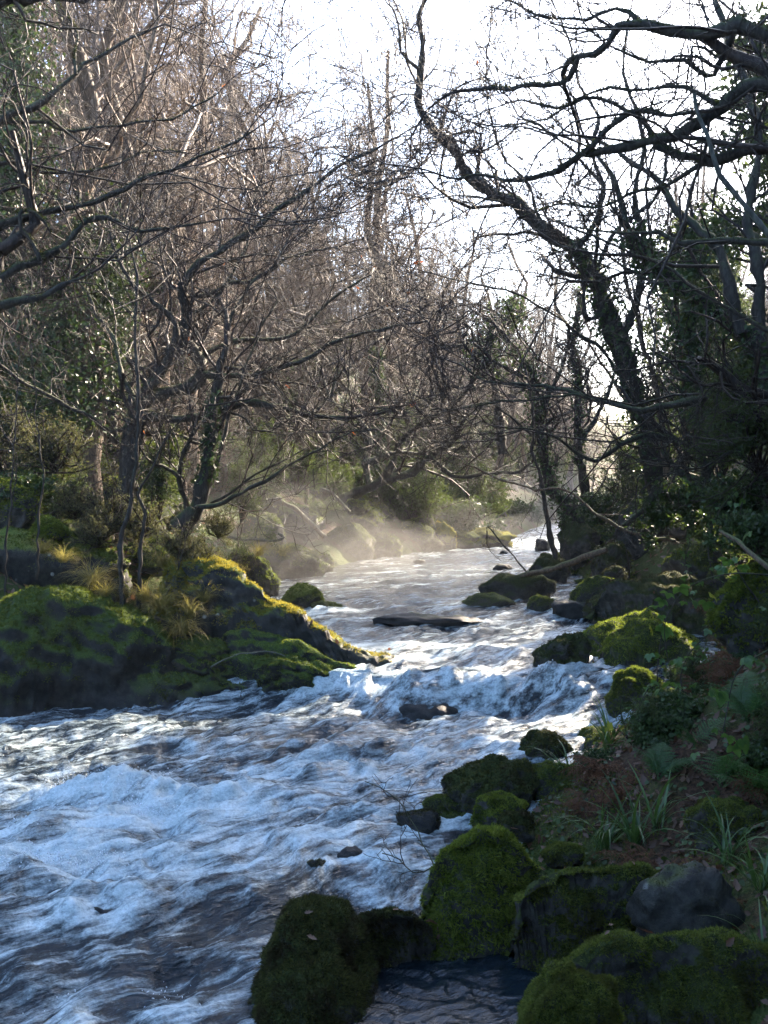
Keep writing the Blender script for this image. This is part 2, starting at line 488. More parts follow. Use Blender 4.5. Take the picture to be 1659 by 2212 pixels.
def add_moss(parent, V, F, n, ln, wd, mat, seed, zmin=-0.25, wrot=None, height=True):
    """short tufts standing on the upper faces"""
    rng = np.random.RandomState(seed)
    A, B, C = V[F[:, 0]], V[F[:, 1]], V[F[:, 2]]
    cr = np.cross(B - A, C - A)
    ar = np.linalg.norm(cr, axis=1)
    nr = cr / np.maximum(ar, 1e-12)[:, None]
    wn_ = nr if wrot is None else nr @ np.array(wrot).T
    cen = (A + B + C) / 3
    s = 1.0
    mask = wn_[:, 2] + 0.55 * fbm(cen[:, 0] * 4 + seed, cen[:, 1] * 4, cen[:, 2] * 4, 3)
    zz = (cen[:, 2] - V[:, 2].min()) / np.ptp(V[:, 2])
    wt = ar * np.clip((mask - zmin) * 2.2, 0, 1) * (sstep(0.26, 0.48, zz + 0.2 * fbm(cen[:, 0] * 5, cen[:, 1] * 5, seed, 2)) if height else 1)
    if wt.sum() <= 0:
        return
    i = rng.choice(len(F), n, p=wt / wt.sum())
    a, b = rng.rand(n), rng.rand(n)
    sw = a + b > 1
    a[sw], b[sw] = 1 - a[sw], 1 - b[sw]
    P = A[i] + (B - A)[i] * a[:, None] + (C - A)[i] * b[:, None]
    N = nr[i]
    clump = fbm(P[:, 0] * 22 + seed, P[:, 1] * 22, P[:, 2] * 22, 2)
    L = ln * rng.uniform(0.5, 1.2, n) * (1 + 0.7 * clump)
    D = N + rng.randn(n, 3) * 0.55
    D[:, 2] += 0.15
    D /= np.linalg.norm(D, axis=1)[:, None]
    S = np.cross(D, rng.randn(n, 3))
    S /= np.maximum(np.linalg.norm(S, axis=1), 1e-6)[:, None]
    w = wd * rng.uniform(0.6, 1.3, n)[:, None]
    base_ = P - N * ln * 0.15
    mid = P + D * (L * 0.55)[:, None]
    tip = P + D * L[:, None] + np.array([0, 0, -1]) * (L * 0.25)[:, None]
    VV = np.stack([base_ - S * w * 0.55, base_ + S * w * 0.55, tip], 1).reshape(-1, 3)
    FF = np.arange(n * 3).reshape(-1, 3)
    o = link('moss', mk_mesh('moss', VV, FF, mat), parent)
    tag(o, kind='stuff')
    return o

def boulder(u0, u1, vt, vb, label, mat='rock', depth=0.8, rot=0.0, taper=0.0, sub=4, seed=None, moss=0, mossmat='moss', y=None,
            rough=1.5, facets=9, box=0.9, zmin=-0.25, ln=0.018, lump=0.24, group=None, sink=0.0, tilt=0.0):
    seed = seed if seed is not None else int(u0 * 7 + vb) % 9973
    uc = (u0 + u1) / 2
    p = on_water(uc, vb) if y is None else pix(uc, vb, y)
    w = (u1 - u0) / FPX * p.y
    rx0 = w / 2
    ry = rx0 * depth
    yc = p.y + ry * 0.75
    kk = yc / p.y
    rx = rx0 * kk
    h = (vb - vt) / FPX * (p.y + ry * 0.5)
    rz = max(h * 0.66, 0.04)
    zc = p.z + h - rz - sink
    V, F = boulder_verts(rx, ry, rz, seed, sub, rough, taper, facets, lump, box, -0.075 * min(1, rx * 2) if moss and sub > 4 else 0.0)
    o = link('boulder', mk_mesh('boulder', V, F, M[mat]), None, (p.x * kk, yc, zc), (0, tilt, rot))
    tag(o, label, 'boulder', group)
    ROCKS.append((p.x * kk, yc, rx * 0.93, ry * 0.93, rot))
    if moss:
        R = np.array(Euler((0, tilt, rot)).to_matrix())
        add_moss(o, V, F, moss, ln, ln * 0.42, M[mossmat], seed + 1, zmin, R)
    return o

# left shore
STUCK = []
def ridge_rock(label, tops, bases, yr, mat, moss, mossmat, seed, back=1.2, ln=0.03, zmin=0.1, amp=0.06, bulge=0.75):
    """a long boulder given by its crest line and its waterline; tops / bases in picture px, yr crest depth at both ends"""
    NT_, NA = 124, 58
    T, Bp = np.array(tops, float), np.array(bases, float)
    tt = np.linspace(0, 1, NT_)
    tu = np.interp(tt, np.linspace(0, 1, len(T)), T[:, 0])
    tv = np.interp(tu, T[:, 0], T[:, 1]) if T[0, 0] < T[-1, 0] else np.interp(tt, np.linspace(0, 1, len(T)), T[:, 1])
    tv = np.convolve(np.pad(tv, 4, 'edge'), np.ones(9) / 9, 'valid')
    bu = np.interp(tt, np.linspace(0, 1, len(Bp)), Bp[:, 0])
    bv = np.interp(tt, np.linspace(0, 1, len(Bp)), Bp[:, 1])
    V = np.empty((NT_, NA, 3))
    s = np.linspace(0, 1, NA)
    for i in range(NT_):
        y = yr[0] + (yr[1] - yr[0]) * tt[i]
        top, base = np.array(pix(tu[i], tv[i], y)), np.array(on_water(bu[i], bv[i]))
        base[2] -= 0.25
        rear = np.array([top[0], top[1] + back, base[2]])
        f = s < 0.6
        a_ = s[f] / 0.6
        V[i, f] = base + (top - base) * np.stack([a_, a_, np.sin(a_ * math.pi / 2) ** bulge], -1)
        a_ = (s[~f] - 0.6) / 0.4
        V[i, ~f] = top + (rear - top) * np.stack([a_, a_, 1 - np.cos(a_ * math.pi / 2)], -1)
    cen = V.mean((0, 1))
    du, dv = np.gradient(V, axis=0), np.gradient(V, axis=1)
    nr = np.cross(du, dv)
    nr /= np.maximum(np.linalg.norm(nr, axis=2), 1e-9)[..., None]
    if nr[NT_ // 2, NA // 2][2] < 0:
        nr = -nr
    x, y, z = V[..., 0], V[..., 1], V[..., 2]
    n = fbm(x * 1.4 + seed, y * 1.4, z * 2.2, 4) * amp * 1.6 + (0.2 - np.abs(fbm(x * 3.2 + seed, y * 3.2, z * 4.5, 3))) * amp + fbm(x * 13, y * 13, z * 13 + seed, 2) * 0.012
    V = V + nr * n[..., None]
    P = (V - cen).reshape(-1, 3)
    Q = grid_faces(NT_, NA)
    Tri = np.concatenate([Q[:, [0, 1, 2]], Q[:, [0, 2, 3]]])
    t0 = P[Tri[0]]
    A, B_, C_ = P[Tri[:, 0]], P[Tri[:, 1]], P[Tri[:, 2]]
    if np.cross(B_ - A, C_ - A)[:, 2].sum() < 0:
        Tri, Q = Tri[:, ::-1], Q[:, ::-1]
    o = link('boulder', mk_mesh('boulder', P, Q, M[mat]), None, cen)
    tag(o, label, 'boulder')
    add_moss(o, P, Tri, moss, ln, ln * 0.34, M[mossmat], seed, zmin)
    rg = np.random.RandomState(seed)
    sel = np.argwhere(nr[..., 2] > 0.45)
    for q in sel[rg.randint(0, len(sel), 6)]:
        STUCK.append((V[q[0], q[1]] + nr[q[0], q[1]] * ln * 0.7, nr[q[0], q[1]]))
    return o
ridge_rock('huge mossy boulder sloping down to the river at the left edge', [(-260, 1400), (-120, 1330), (0, 1302), (60, 1266), (150, 1270), (250, 1310), (350, 1368), (430, 1416), (500, 1464), (532, 1488)],
           [(-300, 1580), (0, 1562), (200, 1540), (400, 1516), (530, 1503)], (10.15, 9.85), 'rock_low', 46000, 'moss', 11, 1.2, 0.032, 0.14, 0.085, 0.7)
ridge_rock('long dark rock wall with sun tinted moss crest running down to the rapids', [(380, 1215), (455, 1202), (520, 1240), (560, 1275), (600, 1308), (650, 1340), (760, 1392), (830, 1424), (872, 1444)],
           [(430, 1440), (560, 1448), (700, 1455), (800, 1460), (876, 1462)], (10.85, 10.25), 'rock_lichen', 20000, 'moss_sun_tint', 15, 0.9, 0.032, 0.38, 0.06, 0.4)
ridge_rock('smooth bright green moss slab sloping into the rapids', [(474, 1420), (484, 1372), (530, 1357), (600, 1372), (680, 1398), (760, 1434), (840, 1468)],
           [(480, 1480), (600, 1490), (720, 1492), (840, 1484)], (10.3, 9.95), 'rock_low', 17000, 'moss_bright', 13, 0.6, 0.018, 0.0, 0.03, 0.7)
boulder(355, 560, 1372, 1480, 'low dark boulder wedged behind the huge mossy left boulder', 'rock_low', 0.7, 0.2, 0.5, 5, 12, 7000, 'moss', zmin=0.1, ln=0.024)
boulder(552, 735, 1414, 1502, 'small rounded mossy boulder below the bright green slab at the foaming edge', 'rock_low', 0.6, 0.0, 0.45, 5, 14, 8000, 'moss', rough=0.8, facets=5, ln=0.020)
boulder(-60, 260, 1130, 1300, 'shaded grey rock face below the heather on the left slope', 'rock_lichen', 0.5, 0.0, 0.4, 4, 16, 5000, 'moss', y=11.2, zmin=0.35, ln=0.035)
boulder(340, 470, 1195, 1400, 'steep earthy outcrop hung with sun tinted moss and grass', 'rock_sun_tint', 0.7, 0.3, 0.3, 5, 17, 9000, 'moss_sun_tint', y=10.7, zmin=-0.3, ln=0.04, rough=1.6)
boulder(610, 704, 1254, 1322, 'pointed mossy boulder standing alone in mid river', 'rock_sun_tint', 0.8, 0.4, 0.25, 4, 18, 3500, 'moss', facets=13, ln=0.022, box=1.05)
boulder(664, 738, 1298, 1325, 'low wet rock leaning on the pointed mid river boulder', 'rock', 0.8, 0.0, 0.3, 4, 19, 1200, 'moss', ln=0.016)
boulder(804, 1050, 1331, 1353, 'long flat dark rock barely above the water in mid river', 'rock_wet', 0.30, 0.03, 0.3, 4, 20, facets=6)
boulder(852, 985, 1494, 1545, 'rounded wet black rock with water sheeting over it in the rapids', 'rock_wet', 0.8, 0.2, 0.15, 4, 21, facets=3, rough=0.5, sink=0.10)
boulder(690, 815, 1126, 1214, 'angular boulder with a pale broken face on the far left shore', 'rock', 0.8, 0.3, 0.2, 4, 22, 3500, 'moss', facets=14, box=1.0, ln=0.03, rough=2.0)
boulder(745, 860, 1082, 1150, 'rounded green boulder above the pale faced one on the far left shore', 'rock', 0.8, 0.0, 0.3, 4, 23, 3000, 'moss_bright', y=22.5, ln=0.03, rough=2.4, lump=0.38)
boulder(745, 800, 1080, 1105, 'small mossy cap stone perched under the curving mossy limb', 'rock', 0.8, 0.0, 0.0, 4, 24, 1500, 'moss_bright', y=20.5, ln=0.03, rough=2.4, lump=0.38)
boulder(795, 868, 1156, 1205, 'round mossy boulder right of the pale faced one at the waterline', 'rock', 0.8, 0.0, 0.2, 4, 25, 2500, 'moss', ln=0.03, rough=2.4, lump=0.38)
boulder(830, 950, 1132, 1194, 'broad mossy boulder in the misty far left shore beside the sunny rocks', 'rock', 0.8, 0.0, 0.2, 4, 26, 2500, 'moss_bright', ln=0.03, rough=2.4, lump=0.38)
boulder(925, 992, 1132, 1190, 'upright boulder catching sun glow at the misty river bend', 'rock_sun_tint', 0.7, 0.2, 0.1, 4, 27, 2500, 'moss_sun_tint', ln=0.03, rough=2.4, lump=0.38)
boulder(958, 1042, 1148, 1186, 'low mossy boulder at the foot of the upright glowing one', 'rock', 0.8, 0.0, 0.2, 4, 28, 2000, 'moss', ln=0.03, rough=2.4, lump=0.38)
boulder(1000, 1106, 1136, 1184, 'flat topped mossy rock lit by the sun at the river bend', 'rock_sun_tint', 0.8, 0.0, 0.35, 4, 29, 3500, 'moss_sun_tint', ln=0.03, rough=2.4, lump=0.38)
boulder(560, 700, 1170, 1252, 'low mossy bank boulder in the mist beyond the sun tinted crest', 'rock', 0.6, 0.2, 0.5, 4, 30, 3000, 'moss', ln=0.03, rough=2.4, lump=0.38)
boulder(480, 590, 1180, 1275, 'rock slab tufted with grass in the misty inlet behind the rock wall', 'rock', 0.6, 0.0, 0.4, 4, 31, 3000, 'moss_bright', y=14.2, ln=0.03, rough=2.4, lump=0.38)
boulder(640, 725, 1185, 1240, 'rounded mossy shore boulder left of the pale faced one', 'rock', 0.8, 0.0, 0.4, 4, 32, 2500, 'moss', ln=0.03, rough=2.4, lump=0.38)
boulder(590, 690, 1085, 1165, 'lichen spotted boulder under the fallen brown log in the mist', 'rock_lichen', 0.8, 0.2, 0.3, 4, 33, 2500, 'moss', y=19, ln=0.03, rough=2.4, lump=0.38)
boulder(850, 905, 1060, 1120, 'steep mossy boulder under the twisted limbs above the misty bend', 'rock', 0.8, 0.0, 0.2, 4, 34, 2500, 'moss_bright', y=25, ln=0.03, rough=2.4, lump=0.38)
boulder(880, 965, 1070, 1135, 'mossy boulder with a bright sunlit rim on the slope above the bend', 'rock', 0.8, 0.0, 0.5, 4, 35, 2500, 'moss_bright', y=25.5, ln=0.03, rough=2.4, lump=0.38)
# right shore, mid distance
boulder(1028, 1202, 1240, 1300, 'broad dome shaped boulder in the water near the right shore', 'rock', 0.6, 0.1, 0.15, 4, 41, 5000, 'moss_dark', facets=8, ln=0.02)
boulder(1000, 1108, 1284, 1314, 'flat mossy rock just in front of the dome shaped boulder', 'rock', 0.6, 0.0, 0.0, 4, 42, 1500, 'moss', ln=0.016)
boulder(1138, 1196, 1286, 1324, 'small round boulder beside the dome shaped boulder', 'rock', 0.9, 0.0, 0.0, 4, 43, 1800, 'moss', ln=0.018)
boulder(1228, 1345, 1246, 1330, 'mossy boulder with a flat green top on the right shore', 'rock', 0.7, 0.1, 0.1, 4, 44, 4500, 'moss', ln=0.022)
boulder(1190, 1295, 1300, 1338, 'dark wet ledge at the waterline on the right shore', 'rock_wet', 0.6, 0.1, 0.0, 4, 45)
boulder(1226, 1262, 1290, 1318, 'tiny round mossy stone sitting on the dark wet ledge', 'rock', 0.9, 0.0, 0.0, 4, 46, 800, 'moss', ln=0.014, y=13.0)
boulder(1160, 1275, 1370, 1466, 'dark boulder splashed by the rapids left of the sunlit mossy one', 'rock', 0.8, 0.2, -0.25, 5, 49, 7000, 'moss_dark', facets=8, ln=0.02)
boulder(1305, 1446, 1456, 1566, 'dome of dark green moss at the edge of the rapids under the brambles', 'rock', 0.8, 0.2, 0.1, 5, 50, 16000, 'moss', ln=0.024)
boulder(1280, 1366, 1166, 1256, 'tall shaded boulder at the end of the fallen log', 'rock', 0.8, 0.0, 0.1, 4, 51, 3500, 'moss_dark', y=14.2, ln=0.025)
boulder(1300, 1352, 1222, 1262, 'little mossy boulder in front of the tall shaded one', 'rock', 0.8, 0.0, 0.1, 4, 52, 1500, 'moss_dark', y=13.6, ln=0.02)
boulder(1154, 1190, 1164, 1192, 'small dark pointed rock in the sparkling water far upstream', 'rock_wet', 0.8, 0.0, 0.1, 4, 53)
boulder(1064, 1104, 1219, 1234, 'low dark stone in mid stream beyond the dome shaped boulder', 'rock_wet', 0.7, 0.0, 0.0, 3, 54)
boulder(1080, 1098, 1190, 1198, 'tiny dark stone breaking the surface upstream of the low one', 'rock_wet', 0.7, 0.0, 0.0, 3, 55)
boulder(892, 918, 1209, 1218, 'tiny half sunk stone in the wide pool left of midstream', 'rock_wet', 0.7, 0.0, 0.0, 3, 56)
boulder(1140, 1230, 1202, 1262, 'dark root bound boulder at the foot of the slender leaning trunk', 'rock', 0.8, 0.0, 0.0, 4, 57, 2500, 'moss_dark', ln=0.025)
boulder(1208, 1300, 1130, 1215, 'dark mossy root mound under the ivy clad riverside trunk', 'rock', 0.8, 0.0, 0.0, 4, 58, 2500, 'moss_dark', y=17.5, ln=0.03, rough=2.4, lump=0.38)
boulder(1325, 1460, 1085, 1190, 'mossy overhanging rock under the arching root on the right bank', 'rock', 0.7, 0.0, 0.2, 4, 59, 3500, 'moss_dark', y=15, ln=0.03, rough=2.4, lump=0.38)
boulder(1540, 1720, 1215, 1390, 'hummock of feathery green moss at the right edge', 'rock', 0.6, 0.0, -0.2, 5, 60, 18000, 'moss_bright', y=8.2, ln=0.035)
ridge_rock('massive dark boulder strewn with leaves behind the sunlit mossy one', [(1272, 1340), (1286, 1300), (1318, 1264), (1370, 1246), (1420, 1238), (1480, 1250), (1560, 1276), (1610, 1330)],
           [(1272, 1350), (1350, 1366), (1450, 1380), (1610, 1384)], (12.2, 12.0), 'rock', 14000, 'moss_dark', 47, 1.0, 0.026, 0.1, 0.08, 0.6)
ridge_rock('large boulder draped in sunlit golden green moss on the right shore', [(1260, 1420), (1268, 1378), (1296, 1352), (1330, 1330), (1368, 1312), (1402, 1312), (1440, 1345), (1490, 1382), (1540, 1420)],
           [(1258, 1440), (1300, 1462), (1400, 1474), (1545, 1462)], (11.1, 10.9), 'rock', 24000, 'moss_bright', 48, 0.8, 0.028, 0.05, 0.08, 0.6)
# right shore, nearer
boulder(1120, 1235, 1586, 1650, 'small mossy boulder under the dark grass blades by the water', 'rock', 0.8, 0.0, -0.1, 5, 61, 7000, 'moss_dark', ln=0.018)
boulder(958, 1170, 1642, 1778, 'broad dark moss boulder sloping into the rapids on the right bank', 'rock', 0.7, 0.2, -0.45, 5, 62, 15000, 'moss_dark', ln=0.018)
boulder(1126, 1262, 1655, 1745, 'rounded olive moss boulder between the ferns and the broad dark one', 'rock', 0.8, 0.0, -0.1, 5, 63, 10000, 'moss', y=6.95, ln=0.018)
boulder(1022, 1140, 1725, 1812, 'round bright green moss cushion boulder on the right bank', 'rock', 0.8, 0.0, 0.1, 5, 64, 13000, 'moss_bright', y=6.5, ln=0.016)
boulder(1072, 1156, 1756, 1812, 'smaller dark cushion stone against the round bright green one', 'rock', 0.8, 0.0, 0.1, 4, 65, 6000, 'moss_dark', y=6.3, ln=0.015)
boulder(858, 958, 1752, 1808, 'dark low stone jutting into the water below the bare twig', 'rock_wet', 0.7, 0.0, -0.3, 4, 66, 2500, 'moss_dark', ln=0.014, zmin=0.3)
boulder(916, 996, 1724, 1772, 'little green topped stone behind the dark low waterside one', 'rock', 0.8, 0.0, 0.0, 4, 67, 4500, 'moss', ln=0.014)
# foreground
ridge_rock('tall bright green moss boulder beside the calm pool', [(920, 1960), (928, 1880), (950, 1842), (990, 1812), (1045, 1795), (1085, 1808), (1130, 1848), (1165, 1870), (1190, 1930)],
           [(918, 2050), (970, 2075), (1050, 2074), (1110, 2062), (1195, 2020)], (5.35, 5.5), 'rock', 44200, 'moss_bright', 71, 0.5, 0.026, -0.3, 0.05, 0.55)
ridge_rock('big rounded moss boulder with a pale fringed top behind the calm pool', [(1116, 2030), (1124, 1950), (1150, 1912), (1200, 1882), (1260, 1866), (1330, 1861), (1395, 1866), (1424, 1890), (1436, 1960)],
           [(1114, 2085), (1170, 2112), (1260, 2122), (1350, 2110), (1440, 2070)], (5.0, 5.3), 'rock', 47600, 'moss', 72, 0.5, 0.024, -0.05, 0.035, 0.5)
ridge_rock('broad dark moss boulder filling the bottom right corner', [(1205, 2180), (1240, 2090), (1290, 2048), (1340, 2030), (1400, 2026), (1460, 2006), (1540, 2000), (1610, 2014), (1700, 2060)],
           [(1200, 2240), (1300, 2330), (1450, 2350), (1600, 2340), (1720, 2300)], (4.2, 4.4), 'rock', 51000, 'moss', 74, 0.5, 0.019, -0.1, 0.045, 0.55)
ridge_rock('tall dark brown moss boulder standing at the bottom centre', [(532, 2230), (556, 2150), (580, 2090), (600, 2010), (618, 1968), (650, 1942), (700, 1934), (745, 1950), (775, 1990), (800, 2060)],
           [(528, 2260), (580, 2300), (660, 2300), (740, 2260), (800, 2150)], (4.75, 5.1), 'rock', 51000, 'moss_dark', 76, 0.45, 0.020, -0.2, 0.05, 0.6)
ridge_rock('low saddle shaped mossy rock joining the two tall ones at the pool', [(728, 2060), (752, 2012), (790, 1984), (840, 1974), (885, 1980), (918, 2000), (940, 2040)],
           [(735, 2160), (790, 2104), (860, 2078), (910, 2070), (945, 2066)], (5.0, 5.25), 'rock', 26000, 'moss_dark', 77, 0.35, 0.020, -0.3, 0.03, 0.6)
boulder(1358, 1606, 1884, 2066, 'bare grey triangular boulder among the mossy ones', 'rock_bare', 0.7, 0.1, 0.12, 4, 73, 3500, 'moss_dark', y=4.75, facets=8, box=1.1, ln=0.008, zmin=0.3)
boulder(1110, 1345, 2120, 2330, 'dark moss mound at the bottom edge right of the calm pool', 'rock', 0.7, 0.2, 0.15, 5, 75, 40000, 'moss', y=3.65, facets=5, ln=0.015, zmin=-0.6)
boulder(490, 560, 1896, 1934, 'small black rock poking from the foam left of the tall dark boulder', 'rock_wet', 0.8, 0.1, 0.0, 4, 78, sink=0.05, rough=1.6)
boulder(140, 290, 1948, 2010, 'wet black rock half covered by white water in the lower rapids', 'rock_wet', 0.7, 0.2, 0.2, 4, 79, facets=5, sink=0.05, rough=1.6)
boulder(60, 158, 1978, 2028, 'dark weedy rock left of the half covered one in the lower rapids', 'rock_wet', 0.8, 0.1, 0.0, 4, 80, 2500, 'moss_dark', ln=0.012, sink=0.05, rough=1.6)
boulder(656, 706, 1862, 1896, 'dark weed topped stone in the ripples left of the bare twig', 'rock_wet', 0.8, 0.0, 0.0, 4, 81, 1500, 'moss_dark', ln=0.012)
boulder(730, 800, 1818, 1872, 'black ripple washed stone upstream of the weed topped one', 'rock_wet', 0.8, 0.3, 0.2, 4, 82, sink=0.05, rough=1.6)
boulder(815, 852, 1868, 1900, 'tiny dark stone in the ripples beside the tall bright green boulder', 'rock_wet', 0.8, 0.0, 0.0, 3, 83)
boulder(1480, 1640, 1745, 1830, 'low brown and green moss hummock among the dead leaves at right', 'rock', 0.8, 0.0, 0.0, 5, 84, 12000, 'moss', y=5.6, ln=0.016)
boulder(1170, 1260, 1830, 1872, 'small mossy lump between the tall bright green boulder and the woodrush', 'rock', 0.8, 0.0, 0.0, 4, 85, 6000, 'moss', y=5.9, ln=0.015)
boulder(-70, 90, 1020, 1130, 'bright green mossy hummock on the left slope at the picture edge', 'rock', 0.7, 0.0, 0.3, 5, 86, 8000, 'moss_bright', y=11.5, ln=0.04)
boulder(70, 150, 1115, 1180, 'second green mossy hummock lower on the left slope', 'rock', 0.7, 0.0, 0.4, 4, 87, 5000, 'moss_bright', y=11.2, ln=0.04)

# the many smaller mossed stones of the slopes and shores, copied from four shapes
STONES = []
for k in range(4):
    V, F = boulder_verts(0.5, 0.42, 0.36, 900 + k, 4, 2.0, 0.3 if k % 2 else -0.2, 10, 0.35, 0.95)
    STONES.append((mk_mesh('boulder', V, F, M['rock']), V, F))
rb_ = random.Random(31)
def stone(x, y, s, label, group, sink=0.1):
    k = rb_.randrange(4)
    me, V, F = STONES[k]
    z = max(float(ground_z(x, y)), float(water_level(x, y)) - 0.05)
    o = link('boulder', me, None, (x, y, z + s * (0.12 - sink)), (rb_.uniform(-0.2, 0.2), rb_.uniform(-0.2, 0.2), rb_.uniform(0, 6.28)), (s, s * rb_.uniform(0.8, 1.2), s * rb_.uniform(0.75, 1.15)))
    tag(o, label, 'boulder', group)
    if STONE_MOSS[k] is None:
        m = add_moss(o, V, F, 2200, 0.045, 0.018, M['moss'], 950 + k, 0.0)
        STONE_MOSS[k] = m.data
    else:
        tag(link('moss', STONE_MOSS[k], o), kind='stuff')
    ROCKS.append((x, y, s * 0.4, s * 0.36, 0))
STONE_MOSS = [None] * 4
for (n, dr, yr, side, s0, s1, lab, grp) in ((46, (0.0, 4.5), (14, 30), -1, 0.5, 1.5, 'mossy stone among the rocks of the far left slope', 'stones on the far left slope'),
        (16, (0.0, 1.6), (12, 20), 1, 0.4, 1.0, 'dark mossy stone along the right shore beyond the sunlit boulder', 'stones along the far right shore'),
        (12, (-0.25, 0.35), (6.2, 9.4), 1, 0.25, 0.55, 'small mossy stone at the edge of the right bank', 'stones edging the right bank'),
        (12, (0.3, 2.5), (10.6, 13.5), -1, 0.3, 0.7, 'mossy stone among the heather of the left slope', 'stones on the heathery left slope')):
    for _ in range(n):
        y = rb_.uniform(*yr)
        q = rb_.uniform(*dr)
        x = float(left_edge(y)) - q if side < 0 else float(right_edge(y)) + q
        stone(x, y, rb_.uniform(s0, s1), lab, grp)

# water sheet: rows spaced evenly in the picture, columns mostly in view
vv = np.linspace(2560, 1112, 480)
wy = np.concatenate([np.linspace(-9, 3.2, 14), 2.15 * 2279 / (vv - 1050)])
wy = np.unique(np.round(wy, 4))
wy = wy[wy < 85]
NC = 370
tcol = np.linspace(0, 1, NC)
WX = np.empty((len(wy), NC))
WYY = np.repeat(wy[:, None], NC, 1)
for j, y in enumerate(wy):
    a, b = left_edge(y) - 1.0, right_edge(y) + 0.8
    va = max(a, -0.37 * max(y, 3) - 0.3)
    nout = 24 if va > a + 0.05 else 0
    WX[j, :nout] = np.linspace(a, va, nout, endpoint=False) if nout else 0
    WX[j, nout:] = np.linspace(va, b, NC - nout)

def gsum(x, y, items):
    s = np.zeros_like(x)
    for (u, v, ru, rv, ang, h) in items:
        p = on_water(u, v)
        rx = ru / FPX * p.y
        ry = rv
        ca, sa = math.cos(ang), math.sin(ang)
        dx, dy = x - p.x, y - p.y
        q = ((dx * ca + dy * sa) / rx) ** 2 + ((-dx * sa + dy * ca) / ry) ** 2
        s = s + h * np.exp(-q)
    return s

def ridged(x, y, z, o=4):
    s, a, f = 0.0, 1.0, 1.0
    for i in range(o):
        s = s + a * (1 - 2.2 * np.abs(pn(x * f + 9.1 * i, y * f + 2.7 * i, z + 3.3 * i)))
        a *= 0.52
        f *= 2.05
    return s

AL = np.array([0.8, 0.6])
def flow_coords(x, y):
    al, ac = x * AL[0] + y * AL[1], x * AL[1] - y * AL[0]
    w1 = fbm(x * 0.9, y * 0.9, 4.4, 3) * 0.13
    w2 = fbm(x * 0.9 + 31, y * 0.9, 9.4, 3) * 0.13
    return ac + w1, al + w2

# (u, v, half width px, half depth m, turn, height): standing waves, hydraulics and humps
BUMPS = [(235, 1730, 120, 0.25, 0.3, 0.13), (370, 1745, 110, 0.18, 0.1, 0.12), (520, 1735, 90, 0.16, 0.2, 0.10), (120, 1800, 110, 0.2, 0.1, 0.09),
         (640, 1640, 80, 0.12, 0.3, 0.10), (800, 1640, 90, 0.10, 0.3, 0.09), (340, 1620, 160, 0.14, 0.1, 0.10), (680, 1700, 60, 0.10, 0.3, 0.10),
         (1010, 1490, 110, 0.20, 0.0, 0.12), (1215, 1505, 120, 0.28, 0.3, 0.20), (920, 1515, 70, 0.25, 0.1, 0.14), (800, 1480, 60, 0.2, 0.0, 0.10),
         (1060, 1420, 120, 0.16, 0.0, 0.09), (690, 1500, 60, 0.2, 0.0, 0.08), (210, 1965, 75, 0.13, 0.2, 0.12), (700, 1328, 60, 0.4, 0.0, 0.07),
         (420, 1960, 150, 0.10, 0.3, 0.08), (1060, 1375, 90, 0.2, 0.0, 0.06), (330, 2090, 140, 0.2, 0.4, 0.07), (100, 2120, 120, 0.2, 0.4, 0.06),
         (120, 1920, 90, 0.12, 0.3, -0.12), (330, 1800, 90, 0.14, 0.2, -0.08), (1090, 1535, 120, 0.16, 0.0, -0.10), (860, 1550, 120, 0.16, 0.0, -0.05)]
FOAMS = [(230, 1740, 260, 0.45, 0.2, 0.42), (480, 1760, 170, 0.22, 0.3, 0.36), (120, 1860, 200, 0.35, 0.2, 0.42), (330, 1880, 220, 0.22, 0.3, 0.30),
         (640, 1690, 180, 0.22, 0.3, 0.30), (820, 1630, 200, 0.25, 0.3, 0.22), (300, 1610, 330, 0.25, 0.1, 0.10), (1000, 1500, 130, 0.3, 0.0, 0.34),
         (1210, 1530, 120, 0.3, 0.2, 0.28), (800, 1490, 70, 0.22, 0.0, 0.30), (1080, 1450, 120, 0.3, 0.0, 0.16), (700, 1500, 60, 0.2, 0, 0.3),
         (960, 1400, 160, 0.5, 0.0, 0.14), (660, 1325, 70, 0.5, 0, 0.22), (980, 1590, 220, 0.35, 0.2, 0.10), (760, 1860, 90, 0.2, 0.3, 0.14),
         (850, 1950, 90, 0.2, 0.3, 0.22), (210, 1985, 90, 0.12, 0.2, 0.25), (330, 2090, 220, 0.35, 0.4, 0.02), (250, 2020, 200, 0.2, 0.3, -0.12),
         (560, 2010, 160, 0.25, 0.4, -0.12), (930, 2140, 260, 0.45, 0.0, -1.2), (930, 2060, 200, 0.2, 0.0, -0.7), (1000, 1240, 400, 3.0, 0, -0.10),
         (1130, 1170, 80, 4.0, 0, 0.22), (450, 1545, 260, 0.18, 0.1, 0.06), (640, 1950, 200, 0.2, 0.3, -0.08), (60, 2160, 200, 0.25, 0.3, -0.05),
         (1240, 1350, 60, 0.7, 0, 0.2), (860, 1310, 200, 1.2, 0, 0.02)]
fa, fb = flow_coords(WX, WYY)
base = water_level(WX, WYY)
pool = np.exp(-(((WX - 0.35) / 0.75) ** 2 + ((WYY - 4.75) / 0.75) ** 2) ** 2)
turb = np.interp(WYY, [2, 5.2, 6.2, 7.5, 9.4, 10.2, 11.5, 14, 22, 40, 80], [0.055, 0.06, 0.075, 0.085, 0.075, 0.075, 0.05, 0.034, 0.03, 0.05, 0.08])
turb = turb * (1 - 0.93 * np.clip(pool, 0, 1))
hh = ridged(fa * 1.7, fb * 0.8, 2.0, 3) * 0.6 + fbm(fa * 5.0, fb * 2.0, 5.0, 4, gain=0.55) * 0.7
